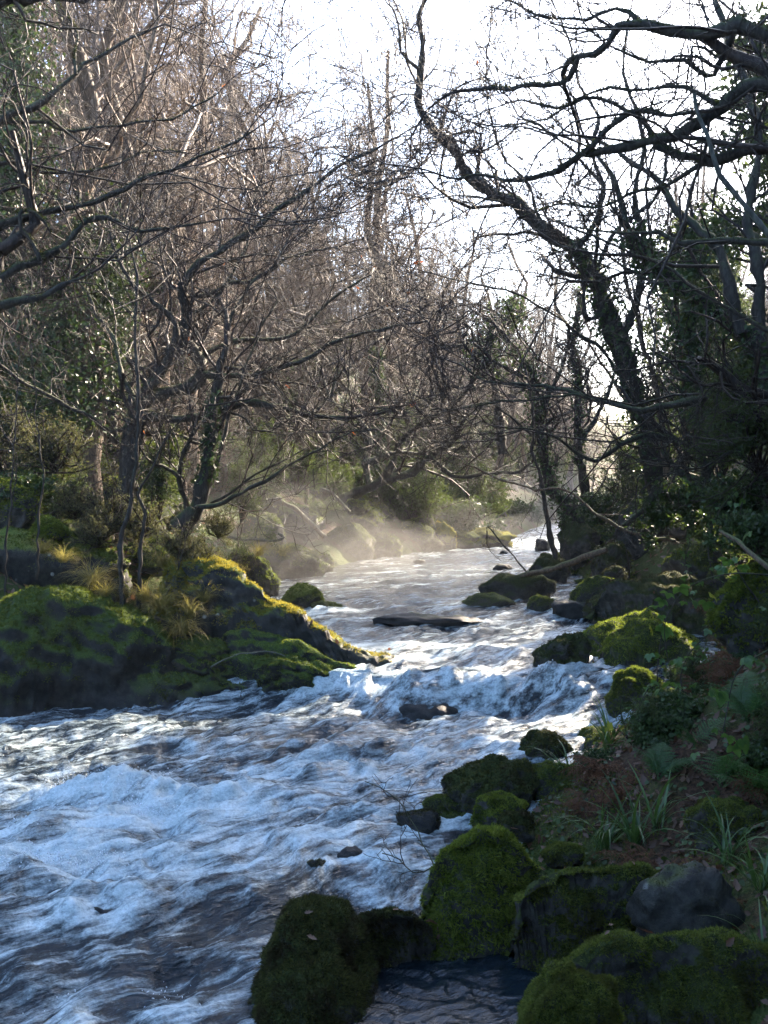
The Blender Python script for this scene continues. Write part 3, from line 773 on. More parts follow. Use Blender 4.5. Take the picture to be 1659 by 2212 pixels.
WZ = base + turb * hh + gsum(WX + 0.10 * fbm(WX * 3, WYY * 3, 1.1, 2), WYY + 0.08 * fbm(WX * 3, WYY * 3, 6.1, 2), BUMPS) * (1 + 0.5 * fbm(WX * 5, WYY * 4, 3.3, 3)) + 0.017 * np.clip(pool, 0, 1) * fbm(WX * 4 + 1.5 * fbm(WX * 3, WYY * 3, 4.0, 2), WYY * 12 + 2.0 * fbm(WX * 2.5, WYY * 2.5, 9.0, 2), 1.0, 3)
def billow(x, y, z, o=3):
    s, a, f = 0.0, 1.0, 1.0
    for i in range(o):
        s = s + a * (np.abs(pn(x * f + 4.1 * i, y * f, z + 1.3 * i)) * 2 - 0.6)
        a *= 0.5
        f *= 2.1
    return s
foam = 0.30 + np.interp(WYY, [2, 4.5, 5.6, 6.4, 8, 9.5, 10.5, 12, 14, 22, 30, 60], [0.10, 0.12, 0.14, 0.22, 0.18, 0.14, 0.20, 0.13, 0.07, 0.05, 0.12, 0.3])  # near and far rises whiten the water in place of sky highlights
foam = foam + gsum(WX, WYY, FOAMS) + 0.16 * np.clip(hh, -1, 1.4) * (1 - np.clip(pool, 0, 1))
for (rx_, ry_, ra, rb, rr) in ROCKS:                       # foam collars and piled water around the stones
    if ry_ > 16 or ra > 1.2:
        continue
    ca, sa = math.cos(rr), math.sin(rr)
    dx, dy = WX - rx_, WYY - ry_
    q = np.sqrt(((dx * ca + dy * sa) / ra) ** 2 + ((-dx * sa + dy * ca) / rb) ** 2) - 1
    col = np.exp(-(q * ra / 0.07) ** 2) * (1 - np.clip(pool, 0, 1)) * (WYY > 4.3)
    foam = foam + 0.22 * col
    WZ = WZ + 0.02 * col
fw = np.clip((foam - 0.45) * 2.0, 0, 1) * (WYY > 4.2)
WZ = WZ + fw ** 2 * billow(fa * 2.6, fb * 1.4, 8.0, 2) * 0.05 + fw * (billow(fa * 5.0, fb * 2.2, 3.0, 2) * 0.032 + billow(fa * 13, fb * 5, 6.0, 2) * 0.010)
wm = mk_mesh('river_water', np.stack([WX, WYY, WZ], -1), grid_faces(*WX.shape), M['water'])
at = wm.attributes.new('flow', 'FLOAT_VECTOR', 'POINT')
at.data.foreach_set('vector', np.stack([fa, fb * 0.30, WZ * 1.2], -1).astype(np.float32).ravel())
at = wm.attributes.new('calm', 'FLOAT', 'POINT')
at.data.foreach_set('value', np.clip(pool, 0, 1).astype(np.float32).ravel())
at = wm.attributes.new('foam', 'FLOAT', 'POINT')
at.data.foreach_set('value', foam.astype(np.float32).ravel())
river = link('river', wm)
tag(river, 'rushing white water river flowing down towards the viewer', None, None, 'structure')


# ------------------------------------------------------------------ trees
UP = np.array([0, 0, 1.0])
def unit(v):
    return v / np.maximum(np.linalg.norm(v, axis=-1, keepdims=True), 1e-9)

def tubes(P, R, S):
    """P (N,K,3), R (N,K): N tubes of S sides"""
    N, K, _ = P.shape
    T = np.empty_like(P)
    T[:, 1:-1] = P[:, 2:] - P[:, :-2]
    T[:, 0], T[:, -1] = P[:, 1] - P[:, 0], P[:, -1] - P[:, -2]
    T = unit(T)
    mean = unit(P[:, -1] - P[:, 0])
    ref = np.where(np.abs(mean[:, 2:3]) < 0.75, np.array([[0, 0, 1.0]]), np.array([[1.0, 0.13, 0]]))
    U = unit(np.cross(T, ref[:, None, :]))
    W = np.cross(T, U)
    a = np.arange(S) / S * 2 * math.pi
    ring = U[:, :, None] * np.cos(a)[:, None] + W[:, :, None] * np.sin(a)[:, None]
    V = P[:, :, None] + ring * R[:, :, None, None]
    i = np.arange(N * K * S).reshape(N, K, S)
    j = np.roll(i, -1, 2)
    F = np.stack([i[:, :-1], j[:, :-1], j[:, 1:], i[:, 1:]], -1).reshape(-1, 4)
    return V.reshape(-1, 3), F

def grow(P0, D0, L, R0, K, wig, trop, rng, kink=0.2, tip=0.45):
    N = len(P0)
    P = np.empty((N, K + 1, 3))
    P[:, 0] = P0
    D = unit(D0)
    st = (L / K)[:, None]
    for k in range(K):
        big = (rng.rand(N, 1) < kink) * rng.randn(N, 3) * 0.7
        D = unit(D + rng.randn(N, 3) * wig + big + UP * trop)
        P[:, k + 1] = P[:, k] + D * st * rng.uniform(0.7, 1.3, (N, 1))
    t = np.linspace(0, 1, K + 1)
    return P, R0[:, None] * (1 - (1 - tip) * t[None])

def sprout(P, R, m, rng, tmin, tmax, ang, ratio, rratio, up=0.1, lmin=0.1, flat=0.0):
    N, K1, _ = P.shape
    t = (rng.rand(N, m) + np.arange(m)) / m * (tmax - tmin) + tmin
    x = t * (K1 - 1)
    i = np.minimum(x.astype(int), K1 - 2)
    f = (x - i)[..., None]
    n = np.arange(N)[:, None]
    A, B = P[n, i], P[n, i + 1]
    C = A * (1 - f) + B * f
    T = unit(B - A)
    Rr = R[n, i] * (1 - f[..., 0]) + R[n, i + 1] * f[..., 0]
    ln = np.linalg.norm(np.diff(P, axis=1), axis=2).sum(1)[:, None]
    side = unit(np.cross(T, rng.randn(N, m, 3)))
    if flat:
        side[..., 2] *= 1 - flat
        side = unit(side)
    an = ang * rng.uniform(0.65, 1.3, (N, m, 1))
    D = unit(T * np.cos(an) + side * np.sin(an) + UP * up)
    L = np.maximum(ln * ratio * (1.15 - 0.6 * t) * rng.uniform(0.55, 1.25, (N, m)), lmin)
    return C.reshape(-1, 3), D.reshape(-1, 3), L.ravel(), (Rr * rratio).ravel()

def twig_levels(bag, P, R, rng, spec, keep=None):
    """spec: list of (children per branch, K, sides, angle, length ratio, radius ratio, wig, trop, rmin)"""
    for (m, K, S, ang, ratio, rr, wig, trop, rmin, lmin) in spec:
        c = sprout(P, R, m, rng, 0.12, 1.0, ang, ratio, rr, lmin=lmin)
        r0 = np.maximum(c[3], rmin)
        P, R = grow(c[0], c[1], c[2], r0, K, wig, trop, rng)
        R = np.maximum(R, rmin * 0.75)
        V, F = tubes(P, R, S)
        bag.add(V, F)

def spline(pts, step):
    """Catmull-Rom through (x,y,z,r) rows, resampled"""
    p = np.array(pts, float)
    q = np.vstack([2 * p[0] - p[1], p, 2 * p[-1] - p[-2]])
    out = []
    for i in range(1, len(q) - 2):
        n = max(2, int(np.linalg.norm(q[i + 1, :3] - q[i, :3]) / step))
        t = np.linspace(0, 1, n, endpoint=False)[:, None]
        a, b, c, d = q[i - 1], q[i], q[i + 1], q[i + 2]
        out.append(0.5 * (2 * b + (c - a) * t + (2 * a - 5 * b + 4 * c - d) * t ** 2 + (3 * b - a - 3 * c + d) * t ** 3))
    out.append(q[-2][None])
    return np.vstack(out)

def limb_mesh(pts, rng, bark, S=8, step=0.09, gnarl=0.03, name='limb'):
    s = spline(pts, step)
    P, R = s[:, :3], np.maximum(s[:, 3], 0.003)
    P = P + np.stack([fbm(P[:, 0] * 3.5 + k * 9, P[:, 1] * 3.5, P[:, 2] * 3.5, 3) for k in range(3)], -1) * gnarl
    R = R * 0.92 * (1 + 0.38 * fbm(P[:, 0] * 6, P[:, 1] * 6, P[:, 2] * 6, 3))
    V, F = tubes(P[None], R[None], S)
    V += np.stack([fbm(V[:, 0] * 12 + k * 7, V[:, 1] * 12, V[:, 2] * 12, 2) for k in range(3)], -1) * (np.repeat(R, S)[:, None] * 0.3)
    return mk_mesh(name, V, F, bark), P, R

def seg_pieces(P, R, n):
    """cut a long limb into pieces with an equal number of points, as parents for side shoots"""
    L = len(P)
    K = 8
    out_p, out_r = [], []
    for a in np.linspace(0, 1, n, endpoint=False):
        idx = np.linspace(a, min(a + 1.0 / n, 1), K) * (L - 1)
        i = np.minimum(idx.astype(int), L - 2)
        f = (idx - i)
        out_p.append(P[i] * (1 - f)[:, None] + P[i + 1] * f[:, None])
        out_r.append(R[i] * (1 - f) + R[i + 1] * f)
    return np.array(out_p), np.array(out_r)

def ivy_leaves(bag, P, R, n, rng, size=0.05, spread=0.1):
    i = rng.randint(0, len(P) - 1, n)
    f = rng.rand(n, 1)
    C = P[i] * (1 - f) + P[i + 1] * f
    d = unit(rng.randn(n, 3) * np.array([1, 1, 0.5]))
    C = C + d * (R[i][:, None] + spread * rng.rand(n, 1) ** 1.5)
    leaf_kites(bag, C, d, size, rng)

def leaf_kites(bag, C, N, size, rng, droop=0.4, aspect=0.75):
    n = len(C)
    N = unit(N + rng.randn(n, 3) * 0.5)
    T = unit(np.cross(N, rng.randn(n, 3)) - UP * droop)
    S = unit(np.cross(N, T))
    s = (size * rng.uniform(0.55, 1.3, n))[:, None]
    a = C - T * s * 0.5
    b = C - S * s * aspect * 0.5 + N * s * 0.10
    c = C + T * s * 0.6
    d = C + S * s * aspect * 0.5 + N * s * 0.10
    bag.add(np.stack([a, b, c, d], 1).reshape(-1, 3), np.stack([np.arange(0, 4 * n, 4), np.arange(1, 4 * n, 4), np.arange(2, 4 * n, 4), np.arange(3, 4 * n, 4)], 1))

FINE = [(6, 7, 4, 0.75, 1.0, 0.34, 0.24, 0.04, 0.006, 0.9), (7, 5, 3, 0.75, 0.55, 0.55, 0.24, 0.03, 0.0035, 0.25), (5, 3, 3, 0.8, 0.5, 0.6, 0.26, 0.03, 0.0024, 0.10)]

def px_limb(pts, w0, w1):
    """pts (u, v, depth) in the picture grid; widths in picture px at both ends"""
    n = len(pts)
    out = []
    for i, (u, v, y) in enumerate(pts):
        p = pix(u, v, y)
        t = i / (n - 1)
        out.append((p.x, p.y, p.z, (w0 + (w1 - w0) * t ** 0.8) / FPX * y / 2))
    return out

def hand_tree(name, label, trunk, limbs, seed, bark='bark', twigmat='twig', spec=FINE, group=None, ivy=0, ivyspan=(0.1, 0.9), shoots=2.2, cat='tree', dead=0, ivysize=0.06, ivyspread=0.12, fuzz=0, wm=1.0):
    """trunk / limbs: (list of (u,v,depth), width px start, end)"""
    rng = np.random.RandomState(seed)
    trunk = (trunk[0], trunk[1] * wm, trunk[2] * wm)
    limbs = [(l[0], l[1] * wm, l[2] * wm) for l in limbs]
    b0 = px_limb(*trunk)
    base = np.array(b0[0][:3])
    root = link(name, None, None, base)
    tag(root, label, cat, group)
    PP, RR = [], []
    def put(nm, pts, S):
        pts = [(p[0] - base[0], p[1] - base[1], p[2] - base[2], p[3]) for p in pts]
        me, P, R = limb_mesh(pts, rng, M[bark], S, name=nm)
        o = link(nm, me, root)
        if fuzz:
            me.calc_loop_triangles()
            vv_ = np.empty(len(me.vertices) * 3)
            me.vertices.foreach_get('co', vv_)
            ff_ = np.empty(len(me.loop_triangles) * 3, np.int32)
            me.loop_triangles.foreach_get('vertices', ff_)
            add_moss(o, vv_.reshape(-1, 3), ff_.reshape(-1, 3), int(fuzz * len(P) / 30), 0.024, 0.009, M['moss_dark'], rng.randint(999), 0.15, height=False)
        return P, R
    P0, R0 = put('trunk', b0, 12)
    parents = [(P0, R0, 0.35)]
    for l in limbs:
        P, R = put('limb', px_limb(*l), 8)
        parents.append((P, R, 0.1))
    bag = Bag()
    for (P, R, a) in parents:
        k = int(len(P) * a)
        P, R = P[k:], R[k:]
        ln = np.linalg.norm(np.diff(P, axis=0), axis=1).sum()
        n = max(1, int(ln * shoots / 3))
        A, B = seg_pieces(P, R, n)
        twig_levels(bag, A, B, rng, spec)
        # leader at the tip
        tp, tr = grow(P[-1:], P[-1:] - P[-4:-3], np.array([0.9]), R[-1:], 8, 0.15, 0.04, rng)
        V, F = tubes(tp, tr, 5)
        bag.add(V, F)
        twig_levels(bag, tp, tr, rng, spec)
    o = link('crown', bag.mesh('crown', M[twigmat]), root)
    tag(o, kind='stuff')
    if ivy:
        g = Bag()
        n = len(P0)
        a, b = int(ivyspan[0] * n), max(int(ivyspan[1] * n), int(ivyspan[0] * n) + 3)
        ivy_leaves(g, P0[a:b], R0[a:b], ivy, rng, ivysize, ivyspread)
        tag(link('ivy', g.mesh('ivy', M['ivy'], False), root), kind='stuff')
    if dead:
        g = Bag()
        allv = np.concatenate(bag.V)
        C = allv[rng.randint(0, len(allv), dead)]
        leaf_kites(g, C, rng.randn(dead, 3), 0.07, rng, 0.8, 0.5)
        tag(link('dead_leaves', g.mesh('dead_leaves', M['red_leaf'], False), root), kind='stuff')
    return root

def D(pts, d):
    return [(u, v, d if not isinstance(d, tuple) else d[0] + (d[1] - d[0]) * i / (len(pts) - 1)) for i, (u, v) in enumerate(pts)]

# left bank: the spreading oak at the water's edge
hand_tree('oak_tree', 'spreading mossy oak with crooked limbs reaching right over the river from the left bank',
    (D([(268, 1105), (272, 1060), (283, 990), (294, 915), (315, 868)], 12.5), 40, 30),
    [(D([(315, 870), (370, 845), (420, 828), (441, 800), (425, 770), (407, 740), (400, 685), (392, 640), (400, 605), (430, 570), (470, 545), (550, 492), (600, 455), (650, 425), (710, 375), (750, 350), (820, 315)], (12.5, 12.0)), 26, 5),
     (D([(330, 835), (360, 790), (376, 745), (380, 700), (350, 665), (320, 640), (295, 620), (255, 560), (240, 500)], (12.4, 11.6)), 18, 5),
     (D([(440, 808), (480, 812), (550, 807), (610, 790), (675, 770), (710, 745), (750, 730), (820, 710), (880, 700)], (12.3, 11.5)), 13, 4),
     (D([(325, 900), (380, 905), (435, 900), (470, 885), (520, 872), (590, 875), (640, 885), (690, 900), (745, 902)], (12.5, 11.6)), 17, 7),
     (D([(400, 640), (440, 640), (500, 610), (560, 600), (620, 560), (700, 540)], (12.3, 13.0)), 10, 3),
     (D([(380, 700), (420, 680), (470, 640), (520, 560), (540, 480), (560, 400)], (12.3, 13.2)), 9, 3),
     (D([(425, 770), (500, 740), (570, 735), (640, 720), (720, 640), (790, 600)], (12.4, 13.4)), 11, 3),
     (D([(295, 915), (240, 930), (190, 900), (130, 870), (60, 830), (0, 790)], (12.5, 11.6)), 10, 5),
     (D([(300, 880), (260, 800), (240, 720), (200, 660), (170, 600)], (12.5, 13.4)), 10, 4)], 101, dead=36, fuzz=400, wm=1.4)
hand_tree('oak_tree', 'mossy leaning oak trunk rising from the sunny ledge at the left shore',
    (D([(385, 1140), (415, 1110), (437, 1060), (450, 990), (462, 900), (475, 810), (488, 745)], 11.6), 38, 12),
    [(D([(425, 1095), (470, 1090), (525, 1065), (600, 1020), (670, 980), (725, 945), (775, 925)], (11.5, 10.8)), 10, 3),
     (D([(420, 1105), (460, 1085), (520, 1050), (580, 1010), (640, 985)], (11.6, 11.9)), 8, 3),
     (D([(440, 1075), (470, 990), (500, 880), (530, 800), (560, 720), (600, 650)], (11.6, 12.4)), 9, 3),
     (D([(410, 1115), (392, 1060), (388, 1010), (400, 960), (430, 900)], (11.6, 11.2)), 12, 6),
     (D([(390, 1030), (350, 1010), (320, 990), (300, 960)], (11.4, 11)), 8, 4),
     (D([(475, 810), (500, 700), (540, 620), (600, 560), (640, 480)], (11.6, 12)), 7, 3)], 102, wm=1.25, ivy=500, ivyspan=(0.3, 0.8), ivyspread=0.06)
hand_tree('oak_tree', 'twisted mossy oak with low writhing limbs over the misty bend on the far left shore',
    (D([(690, 1105), (740, 1080), (800, 1052), (830, 1038), (890, 1020), (930, 985), (975, 955)], 21), 20, 10),
    [(D([(820, 1040), (850, 1000), (860, 960), (900, 920), (960, 890), (1010, 840), (1040, 800)], (21, 20)), 14, 4),
     (D([(930, 985), (965, 1020), (1000, 1032), (1055, 1022), (1110, 1020), (1150, 1000)], (20.8, 20)), 10, 4),
     (D([(800, 1052), (790, 1000), (800, 950), (770, 900), (720, 870), (700, 820)], (21, 22)), 14, 5),
     (D([(790, 1000), (840, 980), (905, 978), (965, 975)], (21, 22)), 12, 5),
     (D([(540, 965), (560, 930), (600, 912), (670, 900), (715, 850), (725, 815), (760, 790)], (20, 21)), 13, 4),
     (D([(975, 955), (1010, 900), (1050, 870), (1110, 850)], (21, 20)), 8, 3)], 103, wm=1.45, fuzz=200)
for i, (pts, w, lab) in enumerate([
        ([(262, 1318), (263, 1165), (283, 1075), (300, 865), (290, 690), (296, 600), (280, 520)], 13, 'thin pale sapling in front of the oak on the left shore, taller of the pair'),
        ([(296, 1326), (305, 1195), (312, 1110), (300, 1070), (330, 1000), (370, 930)], 11, 'thin forked sapling right of the taller pale one on the left shore'),
        ([(10, 1310), (14, 1180), (25, 1050), (32, 920), (40, 800)], 7, 'straight thin sapling at the left picture edge'),
        ([(78, 1250), (85, 1110), (93, 1020), (78, 890), (70, 760)], 7, 'slim wavy sapling second from the left picture edge'),
        ([(345, 1310), (365, 1270), (395, 1200), (400, 1130)], 5, 'short bent twiggy sapling on the sunny grass ledge')]):
    hand_tree('sapling', lab, (D(pts, 10.2 + 0.12 * i), w, w * 0.35), [], 120 + i, 'bark', 'twig', [(4, 6, 4, 0.6, 0.8, 0.4, 0.2, 0.06, 0.004, 0.5), (4, 4, 3, 0.7, 0.5, 0.6, 0.2, 0.03, 0.003, 0.15)], cat='sapling')
# limbs that reach in from a tree left of the frame
hand_tree('oak_tree', 'dark near oak whose heavy crooked limbs reach in from the upper left edge',
    (D([(-420, 1500), (-330, 1150), (-260, 850), (-180, 650), (-60, 560), (0, 540)], (7.0, 7.2)), 120, 42),
    [(D([(0, 600), (40, 575), (85, 560), (130, 532), (165, 500), (215, 470), (250, 475), (300, 500), (380, 490), (450, 480)], (7.2, 7.4)), 26, 5),
     (D([(-120, 560), (0, 487), (60, 467), (125, 452), (200, 437), (265, 415), (320, 382), (350, 375), (400, 355), (470, 320), (540, 290)], (7.2, 7.8)), 22, 4),
     (D([(-160, 420), (0, 265), (60, 230), (120, 200), (160, 160), (210, 125), (265, 90), (330, 60)], (7.2, 8)), 26, 5),
     (D([(-160, 330), (0, 265), (75, 262), (130, 275), (200, 280), (300, 268), (400, 245), (470, 200)], (7.2, 8)), 14, 3),
     (D([(-160, 380), (0, 352), (45, 352), (90, 370), (165, 375), (250, 350), (310, 335), (400, 330)], (7.2, 8)), 12, 3),
     (D([(-200, 800), (-60, 700), (0, 665), (40, 650), (90, 637), (135, 617), (180, 608)], (7.1, 7.0)), 40, 5),
     (D([(90, 560), (75, 535), (50, 500), (44, 470), (48, 450), (75, 455), (100, 480), (108, 500)], (7.2, 7.2)), 13, 6),
     (D([(-200, 150), (0, 8), (60, 4), (100, -10)], (6.6, 6.8)), 46, 14),
     (D([(160, 160), (170, 90), (150, 40), (120, 0)], (7.6, 8)), 8, 3)], 104, shoots=2.2, fuzz=700,
    spec=[(4, 7, 4, 0.75, 1.0, 0.34, 0.22, 0.03, 0.005, 0.7), (5, 5, 3, 0.75, 0.55, 0.55, 0.26, 0.02, 0.003, 0.2), (4, 3, 3, 0.8, 0.5, 0.6, 0.26, 0.02, 0.0022, 0.10)])

# right bank
hand_tree('leaning_tree', 'tall dark tree leaning left over the river with a forked wavy top against the sky',
    (D([(1425, 1075), (1405, 960), (1372, 850), (1340, 755), (1312, 675), (1282, 595), (1245, 540), (1180, 500), (1110, 440), (1055, 410), (1022, 385), (990, 340), (965, 300), (935, 275), (915, 245), (905, 210), (906, 150), (912, 115), (910, 75), (905, 35), (925, -20)], (13.5, 12.5)), 52, 8),
    [(D([(905, 148), (870, 115), (864, 75), (854, 30), (832, 5)], (12.6, 12.6)), 9, 4),
     (D([(1310, 675), (1270, 690), (1258, 640), (1265, 600), (1240, 570)], (13.2, 13)), 16, 5),
     (D([(1245, 540), (1290, 470), (1300, 400), (1280, 330), (1290, 250), (1250, 180), (1230, 90), (1190, 0)], (13, 13.6)), 16, 4),
     (D([(1180, 500), (1150, 420), (1090, 340), (1060, 260), (1050, 160), (1060, 50)], (12.8, 13.2)), 10, 3),
     (D([(1030, 390), (1030, 340), (1000, 310), (975, 302)], (12.5, 12.4)), 7, 3),
     (D([(1340, 755), (1380, 640), (1390, 520), (1370, 420), (1390, 300), (1350, 160), (1360, 20)], (13.3, 14)), 22, 5),
     (D([(900, 207), (870, 203), (835, 213), (800, 205)], (12.5, 12.5)), 5, 2),
     (D([(1110, 440), (1050, 430), (990, 425), (930, 430), (880, 420)], (12.7, 12.4)), 7, 2),
     (D([(1282, 595), (1330, 500), (1420, 420), (1450, 300), (1520, 200), (1500, 60)], (13.2, 14)), 13, 4),
     (D([(1300, 400), (1240, 330), (1180, 280), (1120, 250), (1080, 180)], (13.2, 13)), 9, 3),
     (D([(1372, 850), (1300, 760), (1220, 700), (1150, 650), (1060, 620), (980, 600)], (13.4, 13)), 11, 3)], 105, ivy=2600, ivyspan=(0.05, 0.5), shoots=2.2, ivyspread=0.16)
hand_tree('oak_tree', 'dark ivy hung trunk slanting up from the right edge behind the mossy limbs',
    (D([(1760, 1010), (1690, 880), (1650, 800), (1620, 740), (1570, 690), (1470, 615), (1430, 560), (1500, 490), (1455, 445), (1425, 395), (1370, 350), (1330, 320)][:6] + [(1400, 560), (1350, 480), (1330, 400), (1280, 330)], (10, 11)), 66, 9),
    [(D([(1600, 720), (1560, 560), (1500, 490), (1455, 445), (1425, 395), (1370, 350), (1310, 310), (1240, 290)], (10.2, 11)), 34, 5),
     (D([(1640, 790), (1640, 600), (1620, 460), (1640, 300), (1600, 150), (1560, 60), (1540, -20)], (10.2, 11.5)), 30, 14),
     (D([(1470, 615), (1400, 610), (1330, 560), (1290, 520)], (10.5, 10.8)), 10, 3)], 106, ivy=3200, ivyspan=(0.0, 0.8), shoots=2.0, ivyspread=0.18)
hand_tree('oak_tree', 'near oak with thick moss topped limbs sweeping in from the upper right edge',
    (D([(2150, 1700), (2080, 1100), (1980, 700), (1880, 480), (1800, 330), (1740, 250)], (6.2, 6.6)), 150, 60),
    [(D([(1800, 130), (1659, 75), (1590, 55), (1550, 77), (1480, 75), (1420, 55), (1375, 42), (1340, 55), (1320, 95), (1290, 117), (1255, 125), (1225, 135), (1212, 155)], (6.6, 7.2)), 38, 9),
     (D([(1248, 130), (1222, 168), (1190, 178), (1150, 185), (1105, 190), (1064, 186)], (7.1, 7.4)), 14, 9),
     (D([(1770, 200), (1659, 185), (1610, 195), (1555, 230), (1515, 260), (1460, 290), (1395, 310), (1330, 322), (1280, 330), (1255, 332), (1225, 355), (1180, 375), (1130, 387), (1090, 392), (1045, 378), (990, 390)], (6.6, 7.6)), 40, 6),
     (D([(1262, 325), (1300, 285), (1350, 250), (1410, 245), (1450, 248), (1500, 245)], (7.1, 6.8)), 13, 12),
     (D([(1820, 330), (1659, 320), (1610, 330), (1560, 340), (1520, 342), (1470, 335), (1425, 318), (1400, 280), (1350, 240), (1290, 210), (1200, 230), (1130, 215)], (6.6, 7.6)), 34, 5),
     (D([(1740, 540), (1659, 525), (1560, 520), (1480, 525), (1420, 500), (1340, 500), (1250, 490)], (6.7, 7.4)), 22, 4),
     (D([(1420, 55), (1330, 20), (1270, 45), (1180, 35), (1110, 10)], (7, 7.6)), 12, 4),
     (D([(1555, 230), (1480, 190), (1400, 200), (1320, 190), (1250, 215), (1180, 260), (1100, 270)], (6.8, 7.6)), 12, 3),
     (D([(1520, 342), (1440, 400), (1360, 420), (1280, 450), (1200, 440), (1120, 470)], (6.9, 7.8)), 12, 3),
     (D([(1590, 55), (1560, 140), (1530, 170), (1480, 130), (1400, 135), (1330, 110)], (6.8, 7.2)), 16, 5)], 107, shoots=2.3, fuzz=900,
    spec=[(5, 7, 4, 0.75, 1.0, 0.30, 0.26, 0.02, 0.005, 0.6), (6, 5, 3, 0.75, 0.55, 0.55, 0.26, 0.02, 0.003, 0.2), (4, 3, 3, 0.8, 0.5, 0.6, 0.26, 0.02, 0.0022, 0.10)])
hand_tree('oak_tree', 'oak on the right bank with one long mossy limb stretched level across the river',
    (D([(1900, 1250), (1820, 1020), (1740, 900), (1659, 862)], (9, 8.8)), 90, 34),
    [(D([(1659, 860), (1610, 840), (1560, 837), (1530, 855), (1480, 872), (1420, 880), (1360, 880), (1310, 865), (1255, 855), (1200, 840), (1130, 830), (1070, 825), (1030, 815), (1005, 795)], (8.8, 10.5)), 26, 5),
     (D([(1310, 865), (1240, 855), (1160, 862), (1080, 870), (1000, 880)], (9.7, 10.3)), 8, 3),
     (D([(1800, 760), (1659, 712), (1610, 685), (1530, 640), (1430, 575), (1355, 540), (1255, 500), (1170, 465), (1100, 425)], (8, 9)), 13, 3),
     (D([(1700, 930), (1640, 960), (1600, 970), (1540, 1000)], (8.8, 8.6)), 16, 6)], 128, shoots=1.8, fuzz=500)
hand_tree('oak_tree', 'low gnarled tree on the right bank with a mossy arch shaped limb',
    (D([(1545, 1110), (1535, 1060), (1525, 1010), (1495, 968), (1460, 950)], 11), 42, 16),
    [(D([(1460, 950), (1405, 942), (1350, 950), (1330, 970), (1300, 990), (1275, 993), (1240, 975), (1200, 945), (1150, 930), (1090, 925)], (11, 10.6)), 16, 4),
     (D([(1520, 1040), (1470, 1020), (1440, 985), (1425, 960)], (11, 11.4)), 24, 8),
     (D([(1530, 1020), (1560, 940), (1570, 850), (1600, 780)], (11, 11.5)), 18, 5)], 109, shoots=2.4, fuzz=400)
hand_tree('riverside_tree', 'ivy clad leaning trunk at the far right waterline beyond the fallen log',
    (D([(1262, 1190), (1250, 1130), (1222, 1085), (1195, 1060), (1182, 1020), (1172, 965), (1160, 900), (1150, 820), (1120, 760), (1070, 700)], 18), 44, 8),
    [(D([(1195, 1060), (1165, 960), (1100, 900), (1060, 870), (1010, 880)], (18, 17)), 10, 3),
     (D([(1160, 900), (1210, 800), (1230, 720), (1200, 650), (1210, 560)], (18, 18.5)), 12, 4),
     (D([(1150, 820), (1080, 790), (1030, 750), (1010, 700), (950, 690)], (18, 17)), 10, 3)], 110, ivy=2600, ivyspan=(0.1, 0.9), shoots=2.6, ivyspread=0.22)
hand_tree('riverside_tree', 'straight dark trunk close behind the ivy clad leaning one at the right waterline',
    (D([(1278, 1170), (1268, 1100), (1260, 1040), (1248, 965), (1250, 860), (1240, 740), (1260, 620)], 19), 30, 10),
    [(D([(1248, 965), (1300, 880), (1330, 800), (1350, 700)], (19, 19.5)), 14, 4)], 111, ivy=1200, ivyspan=(0.3, 1), shoots=2.4)
hand_tree('sapling', 'slender dark trunk leaning at the waterline in front of the ivy clad tree',
    (D([(1200, 1205), (1182, 1130), (1175, 1080), (1165, 1030), (1150, 960), (1152, 880), (1135, 800)], 16), 13, 5), [], 112, cat='sapling', shoots=3)
hand_tree('gnarled_tree', 'small gnarled tree with ivy tufts standing against the bright sky in the middle distance',
    (D([(1085, 980), (1075, 880), (1060, 800), (1052, 760), (1065, 715), (1095, 690), (1105, 655)], 20), 22, 6),
    [(D([(1055, 770), (1000, 750), (960, 745), (945, 715), (950, 690)], (20, 19.5)), 10, 4),
     (D([(1060, 800), (1020, 770), (1000, 735), (1010, 710), (985, 690)], (20, 19)), 10, 4),
     (D([(1095, 690), (1040, 660), (990, 655), (940, 645)], (20, 20.5)), 7, 3),
     (D([(1065, 715), (1060, 660), (1040, 600), (1050, 560)], (20, 20.5)), 7, 3)], 113, ivy=1500, ivyspan=(0.5, 1), shoots=2.6, ivyspread=0.5, ivysize=0.09)
for i, (pts, w, lab) in enumerate([
        ([(1440, 1030), (1425, 880), (1400, 780), (1365, 650), (1345, 540), (1330, 430)], 15, 'warm brown slender stem in the right bank thicket beside the big leaning tree'),
        ([(1480, 1040), (1480, 870), (1465, 690), (1455, 600), (1440, 480)], 13, 'tall thin sunlit stem second from the leaning tree in the right bank thicket'),
        ([(1505, 1050), (1500, 900), (1490, 760), (1500, 620)], 9, 'third thin pole in the right bank thicket'),
        ([(1395, 1030), (1365, 900), (1310, 800), (1270, 740), (1200, 680)], 9, 'thin pale stem leaning left across the right bank thicket'),
        ([(1560, 1080), (1540, 960), (1545, 850), (1530, 700)], 9, 'thin stem nearest the right edge of the thicket')]):
    hand_tree('sapling', lab, (D(pts, 12.6 + 0.5 * i), w, w * 0.4), [], 140 + i, 'bark_brown', 'twig', [(5, 6, 4, 0.6, 0.7, 0.4, 0.2, 0.05, 0.005, 0.6), (5, 4, 3, 0.7, 0.5, 0.6, 0.2, 0.03, 0.003, 0.15)], cat='sapling')
rd = hand_tree('sapling', 'smooth grey green pole hanging down at the upper right edge',
    (D([(1500, 197), (1510, 235), (1530, 300), (1560, 380), (1610, 445), (1659, 520), (1740, 640)], 5.0), 9, 14), [], 150, 'bark_grey', 'twig', [(1, 5, 3, 0.7, 0.2, 0.3, 0.1, 0.0, 0.002, 0.1)], cat='branch', shoots=0.2)

